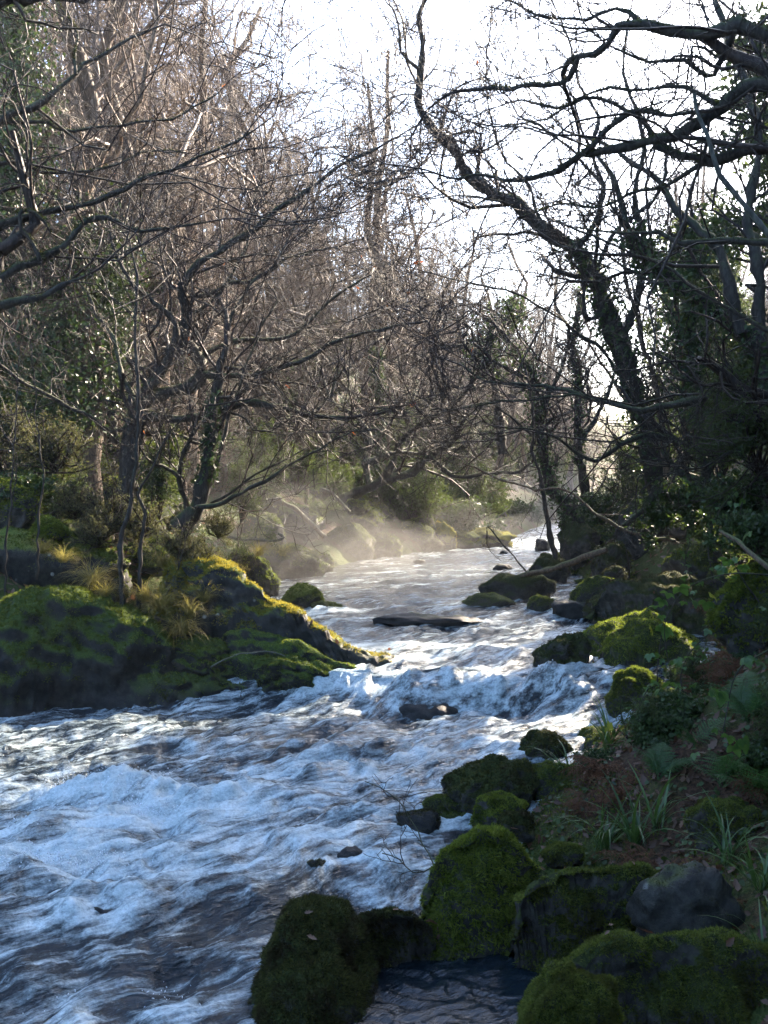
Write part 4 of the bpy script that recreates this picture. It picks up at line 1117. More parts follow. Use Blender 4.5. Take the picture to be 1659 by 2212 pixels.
# fallen wood
def fallen(label, pts, w0, w1, seed, bark='bark_brown', twigs=True):
    rng = np.random.RandomState(seed)
    L = px_limb(pts, w0, w1)
    base = np.array(L[0][:3])
    root = link('fallen_branch', None, None, base)
    tag(root, label, 'branch')
    me, P, R = limb_mesh([(a - base[0], b - base[1], c - base[2], r) for a, b, c, r in L], rng, M[bark], 9, name='stem')
    link('stem', me, root)
    if twigs:
        bag = Bag()
        A, B = seg_pieces(P, R, max(1, int(len(P) * 0.09 / 1.0)))
        twig_levels(bag, A, B, rng, [(4, 6, 4, 0.8, 0.45, 0.4, 0.2, 0.02, 0.003, 0.2), (4, 4, 3, 0.8, 0.5, 0.6, 0.2, 0.0, 0.0022, 0.1)])
        tag(link('side_shoots', bag.mesh('side_shoots', M['twig']), root), kind='stuff')
    return root
fallen('pale fallen log resting on the dome shaped boulder at the right shore', D([(1112, 1248), (1150, 1238), (1200, 1228), (1260, 1205), (1310, 1190)], (14, 13.6)), 11, 16, 201, twigs=False)
fallen('dark bent branch dipping to the water from the dome shaped boulder', D([(1148, 1243), (1120, 1215), (1090, 1175), (1062, 1145), (1052, 1142), (1050, 1160), (1058, 1190), (1080, 1212)], (14, 14)), 5, 2, 202, 'bark')
fallen('long thin branch drooping across the dark right bank above the log', D([(1000, 1000), (1120, 1050), (1220, 1060), (1280, 1105), (1350, 1145), (1420, 1165), (1455, 1168)], (14.4, 13.2)), 4, 9, 203, 'bark_brown')
fallen('brown fallen log slanting down the misty far left slope', D([(610, 1085), (645, 1105), (675, 1130), (700, 1160)], 18.2), 11, 12, 204, twigs=False)
fallen('dark dead branch leaning on the pale faced boulder', D([(690, 1055), (715, 1065), (740, 1085), (757, 1105)], 19.5), 9, 7, 205, 'bark', twigs=False)
fallen('pale horizontal driftwood branch in the misty inlet on the left', D([(470, 1160), (500, 1163), (560, 1166), (600, 1168), (612, 1160), (600, 1152)], 14.8), 9, 6, 206, 'bark_grey', twigs=False)
fallen('cut grey branch pointing down out of the right bank', D([(1556, 1146), (1590, 1175), (1630, 1203), (1680, 1240)], (7.4, 6.8)), 8, 12, 207, 'bark_brown', twigs=False)
fallen('mossy arching root on the dark right bank', D([(1345, 1135), (1370, 1120), (1400, 1095), (1415, 1065), (1420, 1030)], (13.2, 13.4)), 10, 18, 208, 'bark', twigs=False)
fallen('thin pale stick lying across the low boulders at the left shore', D([(455, 1440), (490, 1425), (520, 1414), (570, 1410), (620, 1416)], 9.5), 4, 2.5, 209, 'bark_grey', twigs=False)
fallen('brown crooked stick lying between the two big moss boulders in front', D([(1362, 1945), (1385, 1925), (1410, 1905), (1450, 1893), (1530, 1885), (1545, 1900)], (4.9, 5.0)), 13, 9, 210, 'bark_brown', twigs=False)
fallen('bare dark twig arching over the ripples beside the tall bright green boulder', D([(940, 1880), (925, 1850), (905, 1800), (885, 1760), (850, 1720), (790, 1690)], (5.4, 6.0)), 4, 1.5, 211, 'bark')
fallen('low dark forked twig reaching left over the ripples', D([(935, 1870), (890, 1885), (860, 1860), (825, 1850)], (5.4, 5.5)), 4, 1.5, 212, 'bark')

# ------------------------------------------------------------------ the wood behind
def wood_proto(seed, H, lean, n1, spread, up, mul=1.0):
    rng = np.random.RandomState(seed)
    K = 14
    z = np.linspace(0, 1, K + 1)
    P = np.stack([lean * z ** 1.5 * H * 0.3 + 0.15 * fbm(z * 3 + seed, z * 0, 1, 2) * H * 0.12, 0.12 * H * fbm(z * 3 + seed, z * 0, 5, 2), z * H], -1)
    P -= P[0]
    P[0, 2] -= 0.5
    R = (0.014 * H) * (1.15 - z) ** 0.9 + 0.01
    R[0] *= 1.5
    V, F = tubes(P[None], R[None], 9)
    tr = mk_mesh('trunk', V, F, M['bark_brown'])
    bag = Bag()
    c = sprout(P[None], R[None], n1, rng, 0.28, 0.98, spread, 0.42, 0.34, up=up, lmin=1.2)
    P1, R1 = grow(c[0], c[1], c[2], c[3], 10, 0.27, 0.045, rng, 0.3)
    V, F = tubes(P1, R1, 5)
    bag.add(V, F)
    q = lambda m: max(2, int(m * mul))
    twig_levels(bag, P1, R1, rng, [(q(7), 6, 4, 0.75, 0.5, 0.5, 0.2, 0.06, 0.008, 0.5), (q(6), 4, 3, 0.75, 0.5, 0.6, 0.22, 0.06, 0.005, 0.3), (q(5), 2, 3, 0.75, 0.55, 0.7, 0.2, 0.05, 0.0038, 0.16)])
    return tr, bag.mesh('crown', M['twig_sun_tint'])
protos = [wood_proto(301, 9.5, 0.2, 22, 0.85, 0.15), wood_proto(302, 11, -0.1, 22, 0.7, 0.25), wood_proto(303, 8, 0.5, 20, 1.0, 0.1), wood_proto(304, 6, 0.2, 18, 0.8, 0.2, 0.9)]
rw = random.Random(5)
def wood_tree(x, y, k, s, label, group):
    tr, cr = protos[k]
    e = link('bare_tree', None, None, (x, y, float(ground_z(x, y)) - 0.1), (0, 0, rw.uniform(0, 6.28)), s)
    tag(e, label, 'tree', group)
    link('trunk', tr, e)
    tag(link('crown', cr, e), kind='stuff')
LEFT_NEAR = ('bare brown tree in the thick wood climbing the left slope', 'bare trees on the left slope')
FAR = ('pale bare tree in the hazy wood around the river bend', 'bare trees around the far bend')
RIGHT = ('bare tree in the shaded wood on the right slope', 'bare trees on the right slope')
spots = []
def scatter(n, xr, yr, side, lab, ks, smin, smax, mind):
    k = 0
    for _ in range(n * 40):
        if k >= n:
            break
        y = rw.uniform(*yr)
        d = rw.uniform(*xr)
        x = float(left_edge(y)) - d if side < 0 else float(right_edge(y)) + d
        if side > 0 and any(abs((x - a) * 0.788 - (y - b) * 0.616) < 2.0 and y > b for a, b in ((-1.6, 10.7), (2.6, 10.7), (-1.0, 17.0), (1.2, 22.0))):
            continue
        if any((x - a) ** 2 + (y - b) ** 2 < mind ** 2 for a, b in spots):
            continue
        spots.append((x, y))
        wood_tree(x, y, rw.choice(ks), rw.uniform(smin, smax), *lab)
        k += 1
scatter(60, (1.6, 13), (14, 30), -1, LEFT_NEAR, (0, 1, 2, 3), 0.8, 1.1, 1.0)
scatter(14, (12, 30), (18, 45), -1, LEFT_NEAR, (0, 1), 0.9, 1.2, 2.5)
scatter(44, (0.3, 12), (29, 62), -1, FAR, (0, 2, 3), 0.65, 0.95, 1.5)
scatter(28, (2.2, 14), (12.5, 32), 1, RIGHT, (0, 1, 2, 3), 0.75, 1.05, 1.6)
scatter(30, (0.5, 14), (32, 62), 1, FAR, (0, 1, 2), 0.75, 1.1, 1.6)
scatter(10, (0.6, 5), (13, 24), 1, ('twiggy bare shrub in the tangle on the right bank', 'twiggy shrubs on the right bank'), (3,), 0.32, 0.5, 0.8)
scatter(12, (0.6, 5), (13, 26), -1, ('twiggy bare shrub in the tangle on the left bank', 'twiggy shrubs on the left bank'), (3,), 0.32, 0.55, 0.8)

hand_tree('ivy_tree', 'dark trunk smothered in hanging ivy on the left slope behind the oak',
    (D([(140, 1010), (135, 900), (120, 760), (150, 620), (170, 500), (160, 380)], 14), 40, 16),
    [(D([(120, 760), (60, 680), (20, 600)], (14, 13.5)), 14, 5), (D([(150, 620), (230, 560), (290, 540)], (14, 13.5)), 14, 5)], 161, ivy=10000, ivyspan=(0.12, 0.85), ivyspread=0.95, ivysize=0.06, shoots=1.2)
hand_tree('ivy_tree', 'ivy wrapped slim trunk second in the left wood, right of the smothered one',
    (D([(245, 960), (235, 850), (225, 720), (240, 600), (250, 480)], 14.6), 26, 10), [], 162, ivy=6000, ivyspan=(0.2, 0.9), ivyspread=0.5, ivysize=0.06, shoots=1.5)
hand_tree('ivy_tree', 'bright sunlit ivy on a trunk in the top left corner',
    (D([(-30, 900), (-10, 600), (25, 330), (35, 150), (20, -60)], 12.5), 34, 18), [], 163, ivy=6500, ivyspan=(0.45, 1.0), ivyspread=0.55, ivysize=0.06, shoots=1.2)
hand_tree('ivy_tree', 'ivy wrapped straight trunk standing in the hazy wood above the misty bend',
    (D([(812, 1010), (815, 940), (818, 860), (812, 770), (820, 640)], 24), 18, 8), [], 164, ivy=1800, ivyspan=(0.05, 0.7), ivyspread=0.16, ivysize=0.11, shoots=1.5)
hand_tree('ivy_tree', 'ivy covered trunk with sunlit yellow green leaves in the right bank thicket',
    (D([(1520, 1000), (1505, 860), (1490, 740), (1500, 600), (1490, 460)], 13), 24, 10), [], 165, ivy=5000, ivyspan=(0.2, 0.95), ivyspread=0.55, ivysize=0.06, shoots=1.5)

# ------------------------------------------------------------------ undergrowth
def on_ground(u, v, ymin=3.0, ymax=70):
    ys = np.linspace(ymin, ymax, 2500)
    p0, p1 = pix(u, v, 1.0), pix(u, v, 2.0)
    d = p1 - p0
    zs, xs = p0.z + d.z * (ys - 1), p0.x + d.x * (ys - 1)
    g = ground_z(xs, ys)
    k = np.argmax(zs < g)
    return Vector((xs[k], ys[k], float(g[k])))

def ribbon(L, w, bend, K=7, fold=0.25, tilt=0.6, twist=0.0, taper=1.0):
    """curved grass blade from the origin, arching towards +x"""
    t = np.linspace(0, 1, K)
    ang = tilt + (math.pi / 2 - tilt) * 0 + bend * t ** 1.4
    st = L / (K - 1)
    x = np.concatenate([[0], np.cumsum(np.sin(ang[:-1]) * st)])
    z = np.concatenate([[0], np.cumsum(np.cos(ang[:-1]) * st)])
    ww = w * (1 - t ** 2.2 * taper) * (0.6 + 0.4 * np.minimum(t * 4, 1)) * 0.5 + 0.0004
    c = np.stack([x, twist * t ** 2 * L, z], -1)
    up = np.stack([-np.cos(ang), 0 * t, np.sin(ang)], -1)
    l = c + np.stack([0 * t, ww, 0 * t], -1) + up * (ww * fold)[:, None]
    r = c - np.stack([0 * t, ww, 0 * t], -1) + up * (ww * fold)[:, None]
    V = np.stack([l, c, r], 1).reshape(-1, 3)
    i = np.arange(K * 3).reshape(K, 3)
    F = np.concatenate([np.stack([i[:-1, 0], i[:-1, 1], i[1:, 1], i[1:, 0]], -1), np.stack([i[:-1, 1], i[:-1, 2], i[1:, 2], i[1:, 1]], -1)])
    return V, F

def rotz(V, a):
    c, s = math.cos(a), math.sin(a)
    return V @ np.array([[c, s, 0], [-s, c, 0], [0, 0, 1]])

BLADES = [mk_mesh('blade', *ribbon(1.0, 0.036, b, 9, 0.35, t, w), M['blade']) for b, t, w in ((1.5, 0.25, 0.1), (1.9, 0.45, -0.15), (1.2, 0.6, 0.2), (2.3, 0.35, 0.0), (0.7, 0.3, 0.1))]
def woodrush(u, v, n, L, label, seed, y=None):
    rng = random.Random(seed)
    p = on_ground(u, v) if y is None else pix(u, v, y)
    e = link('woodrush', None, None, p)
    tag(e, label, 'grass tuft', 'woodrush tufts on the right bank')
    for i in range(n):
        s = L * rng.uniform(0.6, 1.2)
        link('blade', rng.choice(BLADES), e, (rng.uniform(-0.03, 0.03), rng.uniform(-0.03, 0.03), 0), (rng.uniform(-0.15, 0.15), rng.uniform(-0.1, 0.1), rng.uniform(0, 6.28)), s)
woodrush(1372, 1842, 30, 0.44, 'large glossy woodrush tuft in the middle of the right bank', 1)
woodrush(1305, 1838, 24, 0.40, 'woodrush tuft with long blades reaching left over the tall bright green boulder', 2)
woodrush(1648, 1930, 22, 0.40, 'woodrush tuft at the right picture edge above the bare grey boulder', 3)
woodrush(1570, 1868, 20, 0.38, 'spreading woodrush tuft between the bare grey boulder and the moss hummock', 4)
woodrush(1262, 1608, 26, 0.42, 'dark woodrush tuft at the water edge under the moss dome', 5)
woodrush(1312, 1618, 20, 0.40, 'woodrush tuft right of the dark one below the moss dome', 6)
woodrush(1225, 1690, 16, 0.36, 'small woodrush tuft between the olive moss boulder and the ferns', 7)
woodrush(1420, 1800, 12, 0.50, 'sparse woodrush tuft with one long slanting blade behind the large one', 8)
woodrush(1655, 2080, 9, 0.42, 'few long woodrush blades bending down at the bottom right corner', 9)
woodrush(1395, 1560, 14, 0.30, 'short woodrush tuft right of the moss dome', 10)

def frond_mesh(name, mat, seed, dead=False):
    rng = np.random.RandomState(seed)
    bag = Bag()
    L, K = 1.0, 19
    t = np.linspace(0, 1, K)
    ang = 0.5 + 1.25 * t ** 1.3 + (0.6 * t if dead else 0)
    st = L / (K - 1)
    x = np.concatenate([[0], np.cumsum(np.sin(ang[:-1]) * st)])
    z = np.concatenate([[0], np.cumsum(np.cos(ang[:-1]) * st)])
    C = np.stack([x, 0.05 * np.sin(t * 3 + seed), z], -1)
    V, F = tubes(C[None], (0.008 * (1.1 - t))[None], 4)
    bag.add(V, F)
    for i in range(3, K):
        tan = unit(C[i] - C[i - 1])
        nrm = np.array([-tan[2], 0, tan[0]])
        pl = 0.34 * math.sin(math.pi * min(1, (t[i] * 0.9 + 0.16))) ** 0.9 * rng.uniform(0.85, 1.1)
        for s in (-1, 1):
            dirv = unit(tan * 0.45 + np.array([0, s, 0]) + nrm * (-0.35 if dead else -0.12) + rng.randn(3) * (0.25 if dead else 0.05))
            m = 9
            tt = (np.arange(m) + 0.3) / m
            pc = C[i] + dirv * (tt * pl)[:, None] - np.array([0, 0, 1]) * (tt ** 2 * pl * (0.45 if dead else 0.15))[:, None]
            w = 0.030 * (1.05 - tt) + 0.005
            sd = unit(np.cross(dirv, nrm))
            for q in (-1, 1):
                a = pc
                b = pc + dirv * (pl / m * 0.5) + sd * q * (w * 0.55)[:, None]
                c = pc + dirv * (pl / m * 0.9) + sd * q * w[:, None] + rng.randn(m, 3) * (0.012 if dead else 0.002)
                d = pc + dirv * (pl / m * 0.95)
                n = m
                k = np.arange(0, 4 * n, 4)
                bag.add(np.stack([a, b, c, d], 1).reshape(-1, 3), np.stack([k, k + 1, k + 2, k + 3], 1))
    return bag.mesh(name, mat, False)
FRONDS = [frond_mesh('frond', M['fern'], s) for s in (1, 2)]
DEADF = [frond_mesh('frond', M['bracken'], s, True) for s in (3, 4)]
def fern(u, v, n, L, label, seed, dead=False, y=None):
    rng = random.Random(seed)
    p = on_ground(u, v) if y is None else pix(u, v, y)
    e = link('dead_bracken' if dead else 'fern', None, None, p)
    tag(e, label, 'bracken' if dead else 'fern', 'dead bracken on the right bank' if dead else 'ferns on the right bank')
    for i in range(n):
        link('frond', rng.choice(DEADF if dead else FRONDS), e, (0, 0, 0), (rng.uniform(-0.25, 0.25), rng.uniform(-0.35, 0.2), rng.uniform(0, 6.28)), L * rng.uniform(0.7, 1.15))
fern(1425, 1690, 7, 0.34, 'dark green fern above the large woodrush tuft', 1)
fern(1612, 1560, 8, 0.42, 'big fern on the right edge level with the moss dome', 2)
fern(1560, 1705, 6, 0.36, 'pale fern leaning left over the dead leaves', 3)
fern(1640, 1740, 7, 0.46, 'large shaded fern at the right edge above the moss hummock', 4)
fern(1632, 1390, 7, 0.40, 'fern hanging at the right edge below the feathery moss hummock', 5)
fern(1655, 1130, 6, 0.5, 'fern high on the dark right bank near the cut branch', 6)
fern(1500, 1620, 5, 0.30, 'small fern among dead bracken in the middle of the right bank', 7)
fern(1560, 1350, 5, 0.42, 'dead brown bracken beside the massive dark boulder', 11, True)
fern(1615, 1345, 6, 0.42, 'curled pale brown bracken at the right edge', 12, True)
fern(1500, 1510, 7, 0.36, 'rusty dead bracken right of the moss dome', 13, True)
fern(1300, 1690, 8, 0.34, 'rusty bracken heap behind the round bright green cushion', 14, True)
fern(1345, 1735, 7, 0.34, 'collapsed brown bracken left of the dark green fern', 15, True)
fern(1260, 1770, 6, 0.28, 'low brown bracken beside the round bright green cushion', 16, True)
fern(1580, 1470, 6, 0.36, 'brown bracken below the broad bramble leaf', 17, True)
fern(1420, 1585, 6, 0.30, 'brown bracken under the bramble below the sunlit boulder', 18, True)

def leaf_shape(n=9, w=0.62, ser=0.06, fold=0.16, lobes=0.0, curl=0.0):
    """one leaf of unit length along +y, folded on its midrib"""
    t = np.linspace(0, 1, n)
    prof = w * 0.5 * np.sin(math.pi * t ** 0.8) ** 0.8
    prof = prof * (1 + lobes * np.cos(t * 6.5 * math.pi)) + ser * ((np.arange(n) % 2) - 0.5) * (t > 0.05) * (t < 0.95)
    prof[0] = prof[-1] = 0.004
    zc = curl * t ** 2
    c = np.stack([0 * t, t, zc], -1)
    l = np.stack([-prof, t, zc + np.abs(prof) * fold * 2], -1)
    r = np.stack([prof, t, zc + np.abs(prof) * fold * 2], -1)
    V = np.stack([l, c, r], 1).reshape(-1, 3)
    i = np.arange(n * 3).reshape(n, 3)
    F = np.concatenate([np.stack([i[:-1, 0], i[:-1, 1], i[1:, 1], i[1:, 0]], -1), np.stack([i[:-1, 1], i[:-1, 2], i[1:, 2], i[1:, 1]], -1)])
    return V, F
def bramble_leaf(name, mat):
    bag = Bag()
    for a, s in ((0, 1.0), (1.15, 0.8), (-1.15, 0.8)):
        V, F = leaf_shape(11, 0.74, 0.07, 0.13, 0, -0.25)
        bag.add(rotz(V * s, a), F)
    return bag.mesh(name, mat)
LEAF_G, LEAF_Y = bramble_leaf('leaf', M['bramble']), bramble_leaf('leaf', M['yellow_leaf'])
def bramble(label, stems, leaves, seed, extra=0, w=4):
    rng = random.Random(seed)
    nr = np.random.RandomState(seed)
    L = [px_limb(s, w, w * 0.6) for s in stems]
    base = np.array(L[0][0][:3])
    e = link('bramble', None, None, base)
    tag(e, label, 'bramble', 'brambles on the right bank')
    for s in L:
        me, P, R = limb_mesh([(a - base[0], b - base[1], c - base[2], r) for a, b, c, r in s], nr, M['bark'], 6, 0.06, 0.004, 'stem')
        link('stem', me, e)
        for _ in range(extra):
            k = rng.randrange(len(P))
            link('leaf', LEAF_G, e, P[k] + nr.randn(3) * 0.03, (rng.uniform(-1.2, 0.3), rng.uniform(-0.5, 0.5), rng.uniform(0, 6.28)), rng.uniform(0.028, 0.05))
    for (u, v, y, s, yl) in leaves:
        p = np.array(pix(u, v, y)) - base
        link('leaf', LEAF_Y if yl else LEAF_G, e, p, (rng.uniform(-1.3, -0.2), rng.uniform(-0.4, 0.4), rng.uniform(0, 6.28)), s / FPX * y)
bramble('arching bramble stem with leaves hanging over the massive dark boulder',
    [D([(1659, 1241), (1594, 1238), (1544, 1245), (1506, 1258), (1483, 1273), (1463, 1294), (1451, 1314), (1438, 1339), (1436, 1369), (1441, 1414), (1451, 1460)], 6.4)],
    [(1468, 1268, 6.3, 30, 0), (1496, 1299, 6.4, 26, 0), (1526, 1301, 6.4, 26, 0), (1534, 1282, 6.4, 24, 1), (1443, 1281, 6.4, 24, 0), (1430, 1296, 6.4, 22, 0), (1405, 1354, 6.4, 22, 1), (1436, 1357, 6.4, 30, 0), (1415, 1309, 6.4, 20, 0),
     (1453, 1429, 6.4, 18, 0), (1463, 1424, 6.4, 18, 0), (1486, 1419, 6.4, 18, 0), (1403, 1414, 6.4, 18, 0), (1415, 1412, 6.4, 16, 0), (1448, 1475, 6.4, 24, 0), (1425, 1490, 6.4, 22, 0), (1458, 1477, 6.4, 22, 0)], 1, 4)
bramble('bramble spray near the cut grey branch at the right edge', [D([(1640, 1300), (1610, 1260), (1590, 1225), (1570, 1205)], 6.6)],
    [(1571, 1209, 6.5, 26, 0), (1588, 1206, 6.5, 24, 0), (1560, 1226, 6.5, 22, 0), (1605, 1222, 6.6, 20, 0), (1620, 1150, 6.6, 26, 0)], 2, 3)
bramble('thin pale bramble stem with broad leaves at the right edge below the ferns', [D([(1659, 1405), (1630, 1420), (1600, 1440), (1580, 1480), (1570, 1540), (1560, 1600)], 5.8)],
    [(1612, 1422, 5.8, 24, 0), (1637, 1430, 5.8, 24, 0), (1554, 1495, 5.8, 36, 0), (1536, 1490, 5.8, 26, 0), (1604, 1598, 5.6, 34, 0), (1584, 1612, 5.6, 28, 0), (1574, 1590, 5.6, 26, 0), (1501, 1628, 5.7, 18, 0)], 3, 2)
bramble('bright bramble leaves beside the moss dome at the water edge', [D([(1360, 1600), (1340, 1580), (1318, 1566)], 7.6)], [(1317, 1563, 7.6, 28, 1), (1329, 1575, 7.6, 26, 0), (1350, 1558, 7.7, 20, 0)], 4, 2)
bramble('leafy bramble tangle below the sunlit mossy boulder', [D([(1440, 1530), (1420, 1470), (1425, 1400), (1432, 1345)], 7.2), D([(1480, 1520), (1470, 1460), (1490, 1410), (1530, 1370)], 7.2), D([(1380, 1530), (1400, 1490), (1440, 1480), (1490, 1500)], 7.0)], [], 5, 16, 3.5)
bramble('dark leafed bramble on the shaded bank right of the arching root', [D([(1540, 1250), (1530, 1180), (1550, 1110), (1590, 1060)], 8.6), D([(1500, 1260), (1480, 1220), (1490, 1170)], 8.6), D([(1640, 1180), (1600, 1120), (1610, 1060)], 8)], [], 6, 18, 3.5)

# bushes: stems and a cloud of small leaves
def bush_proto(seed, rx, rz, n, leaf, mat, stems=26, lumps=9, upright=0.0, aspect=0.6):
    rng = np.random.RandomState(seed)
    st, fo = Bag(), Bag()
    dirs = unit(np.stack([rng.randn(stems) * 0.7, rng.randn(stems) * 0.7, np.abs(rng.randn(stems)) * 0.8 + 0.5 + upright], -1))
    P, R = grow(np.zeros((stems, 3)), dirs, rng.uniform(0.7, 1.15, stems) * rz * 1.1, np.full(stems, 0.012), 8, 0.16, 0.06, rng)
    P[..., :2] *= rx / rz / 1.1
    st.add(*tubes(P, R, 4))
    c = sprout(P, R, 7, rng, 0.3, 1.0, 0.7, 0.35, 0.6, lmin=0.12)
    P2, R2 = grow(c[0], c[1], c[2], np.maximum(c[3], 0.004), 5, 0.2, 0.08, rng)
    st.add(*tubes(P2, R2, 3))
    m = max(1, n // len(P2))
    k = rng.randint(0, len(P2), n)
    t = rng.rand(n) * 5
    i = np.minimum(t.astype(int), 4)
    C = P2[k, i] + (P2[k, i + 1] - P2[k, i]) * (t - i)[:, None] + rng.randn(n, 3) * leaf * 0.7
    leaf_kites(fo, C, rng.randn(n, 3) + UP * 0.4, leaf, rng, -0.2 if upright else 0.3, aspect)
    return st.mesh('stems', M['twig']), fo.mesh('foliage', mat, False)
BUSH = {'heather': [bush_proto(1, 0.45, 0.5, 5500, 0.030, M['heather'], 40, upright=0.6, aspect=0.4), bush_proto(2, 0.6, 0.45, 5500, 0.032, M['heather'], 40, upright=0.4, aspect=0.4)],
        'evergreen': [bush_proto(3, 0.8, 0.9, 7000, 0.05, M['evergreen'], 24, aspect=0.35), bush_proto(4, 0.6, 1.2, 7000, 0.05, M['evergreen'], 22, upright=0.5, aspect=0.35)],
        'ivy': [bush_proto(5, 0.6, 0.5, 5000, 0.055, M['ivy'], 26, aspect=0.8)]}
def bush(kind, x, y, s, name, label, group, z=None):
    st, fo = rw.choice(BUSH[kind])
    e = link(name, None, None, (x, y, (float(ground_z(x, y)) if z is None else z) - 0.06), (rw.uniform(-0.12, 0.12), rw.uniform(-0.12, 0.12), rw.uniform(0, 6.28)), s)
    tag(e, label, 'shrub', group)
    link('stems', st, e)
    tag(link('foliage', fo, e), kind='stuff')
def bush_px(kind, u, v, y, s, name, label, group=None):
    p = pix(u, v, y)
    bush(kind, p.x, p.y, s, name, label, group, p.z)
for (u, v, y, s, k, lab) in [(395, 1205, 11.0, 0.75, 'heather', 'small leaved shrub glowing gold on the sunny ledge beside the rock wall'),
        (440, 1225, 10.9, 0.6, 'heather', 'sunlit golden sprig shrub at the top of the rock wall'),
        (235, 1130, 11.6, 0.9, 'heather', 'pale tipped heather bush left of the leaning oak trunk'),
        (165, 1110, 11.8, 0.8, 'heather', 'grey green heather bush in the middle of the left slope'),
        (120, 1010, 12.4, 1.2, 'heather', 'tall dark heather bush below the ivy smothered trunk'),
        (300, 1150, 11.6, 0.8, 'heather', 'heather bush at the foot of the spreading oak'),
        (345, 1110, 12.4, 0.9, 'evergreen', 'evergreen sprig shrub right of the spreading oak trunk'),
        (210, 1170, 11.3, 0.7, 'heather', 'low heather clump above the huge left boulder'),
        (60, 1090, 11.8, 0.7, 'ivy', 'leafy low shrub between the two green hummocks'),
        (560, 1085, 15.5, 0.9, 'evergreen', 'evergreen shrub with flat sprays hanging over the misty inlet'),
        (640, 1060, 17.5, 0.9, 'evergreen', 'evergreen spray shrub above the brown fallen log'),
        (520, 1120, 14.0, 0.7, 'evergreen', 'pale evergreen shrub at the back of the misty inlet'),
        (30, 960, 12.5, 1.0, 'heather', 'dark shrub high on the left edge of the slope'),
        (470, 1150, 12.5, 0.6, 'heather', 'little shrub in the mist right of the leaning oak trunk'),
        (700, 1075, 20, 0.9, 'evergreen', 'green shrub behind the twisted oak on the far left shore'),
        (760, 1060, 22, 0.9, 'ivy', 'ivy mound under the twisted oak limbs'),
        (900, 1055, 27, 1.2, 'evergreen', 'sunlit green shrub on the slope above the bend'),
        (1290, 1120, 16.5, 0.8, 'ivy', 'bright leafed shrub between the ivy clad trunk and the overhanging rock'),
        (1600, 1130, 9.5, 0.9, 'ivy', 'dark ivy shrub on the steep right bank'),
        (1560, 1030, 10.5, 1.0, 'evergreen', 'dark evergreen shrub on top of the right bank'),
        (1640, 1010, 9.0, 0.9, 'evergreen', 'dark evergreen shrub at the right edge of the bank top'),
        (1480, 1110, 12, 0.8, 'ivy', 'ivy shrub behind the low gnarled tree'),
        (1420, 1130, 13.5, 0.8, 'ivy', 'shaded ivy mound on top of the overhanging rock'),
        (1575, 1165, 11.6, 0.7, 'ivy', 'dark leafed mound on the bank above the massive dark boulder'),
        (1640, 1180, 8.0, 0.6, 'ivy', 'dark leafy plant right of the cut grey branch'),
        (1240, 1135, 18.5, 0.7, 'ivy', 'ivy tuft at the foot of the ivy clad riverside trunk')]:
    bush_px(k, u, v, y, s, {'heather': 'heather_bush', 'evergreen': 'evergreen_shrub', 'ivy': 'ivy_shrub'}[k], lab)
def scatter_bush(n, dr, yr, side, kinds, s0, s1, name, label, group):
    for _ in range(n):
        y = rw.uniform(*yr)
        d = rw.uniform(*dr)
        x = float(left_edge(y)) - d if side < 0 else float(right_edge(y)) + d
        if side > 0 and any(y > b_ and abs((x - a_) * 0.788 - (y - b_) * 0.616) < 1.2 for a_, b_ in ((2.6, 10.7), (-1.0, 17.0), (1.2, 22.0))):
            continue
        bush(rw.choice(kinds), x, y, rw.uniform(s0, s1), name, label, group)
scatter_bush(34, (1.2, 8), (14, 30), -1, ('evergreen', 'heather', 'ivy'), 0.7, 1.6, 'undergrowth_shrub', 'leafy shrub in the undergrowth of the left wood', 'undergrowth shrubs of the left wood')
scatter_bush(14, (2.2, 6), (12.5, 15), -1, ('evergreen', 'heather'), 0.7, 1.3, 'undergrowth_shrub', 'leafy shrub in the undergrowth of the left wood', 'undergrowth shrubs of the left wood')
scatter_bush(26, (1.2, 7), (13, 30), 1, ('evergreen', 'ivy'), 0.7, 1.5, 'undergrowth_shrub', 'leafy shrub in the undergrowth of the right wood', 'undergrowth shrubs of the right wood')
scatter_bush(26, (1, 10), (30, 55), -1, ('evergreen',), 1.2, 2.4, 'undergrowth_shrub', 'leafy shrub in the hazy undergrowth beyond the bend', 'undergrowth shrubs beyond the bend')
scatter_bush(14, (1, 10), (30, 55), 1, ('evergreen',), 1.2, 2.4, 'undergrowth_shrub', 'leafy shrub in the hazy undergrowth beyond the bend', 'undergrowth shrubs beyond the bend')

scatter_bush(22, (0.2, 4), (23, 36), -1, ('evergreen', 'ivy', 'heather'), 0.8, 1.5, 'undergrowth_shrub', 'leafy shrub in the hazy undergrowth beyond the bend', 'undergrowth shrubs beyond the bend')
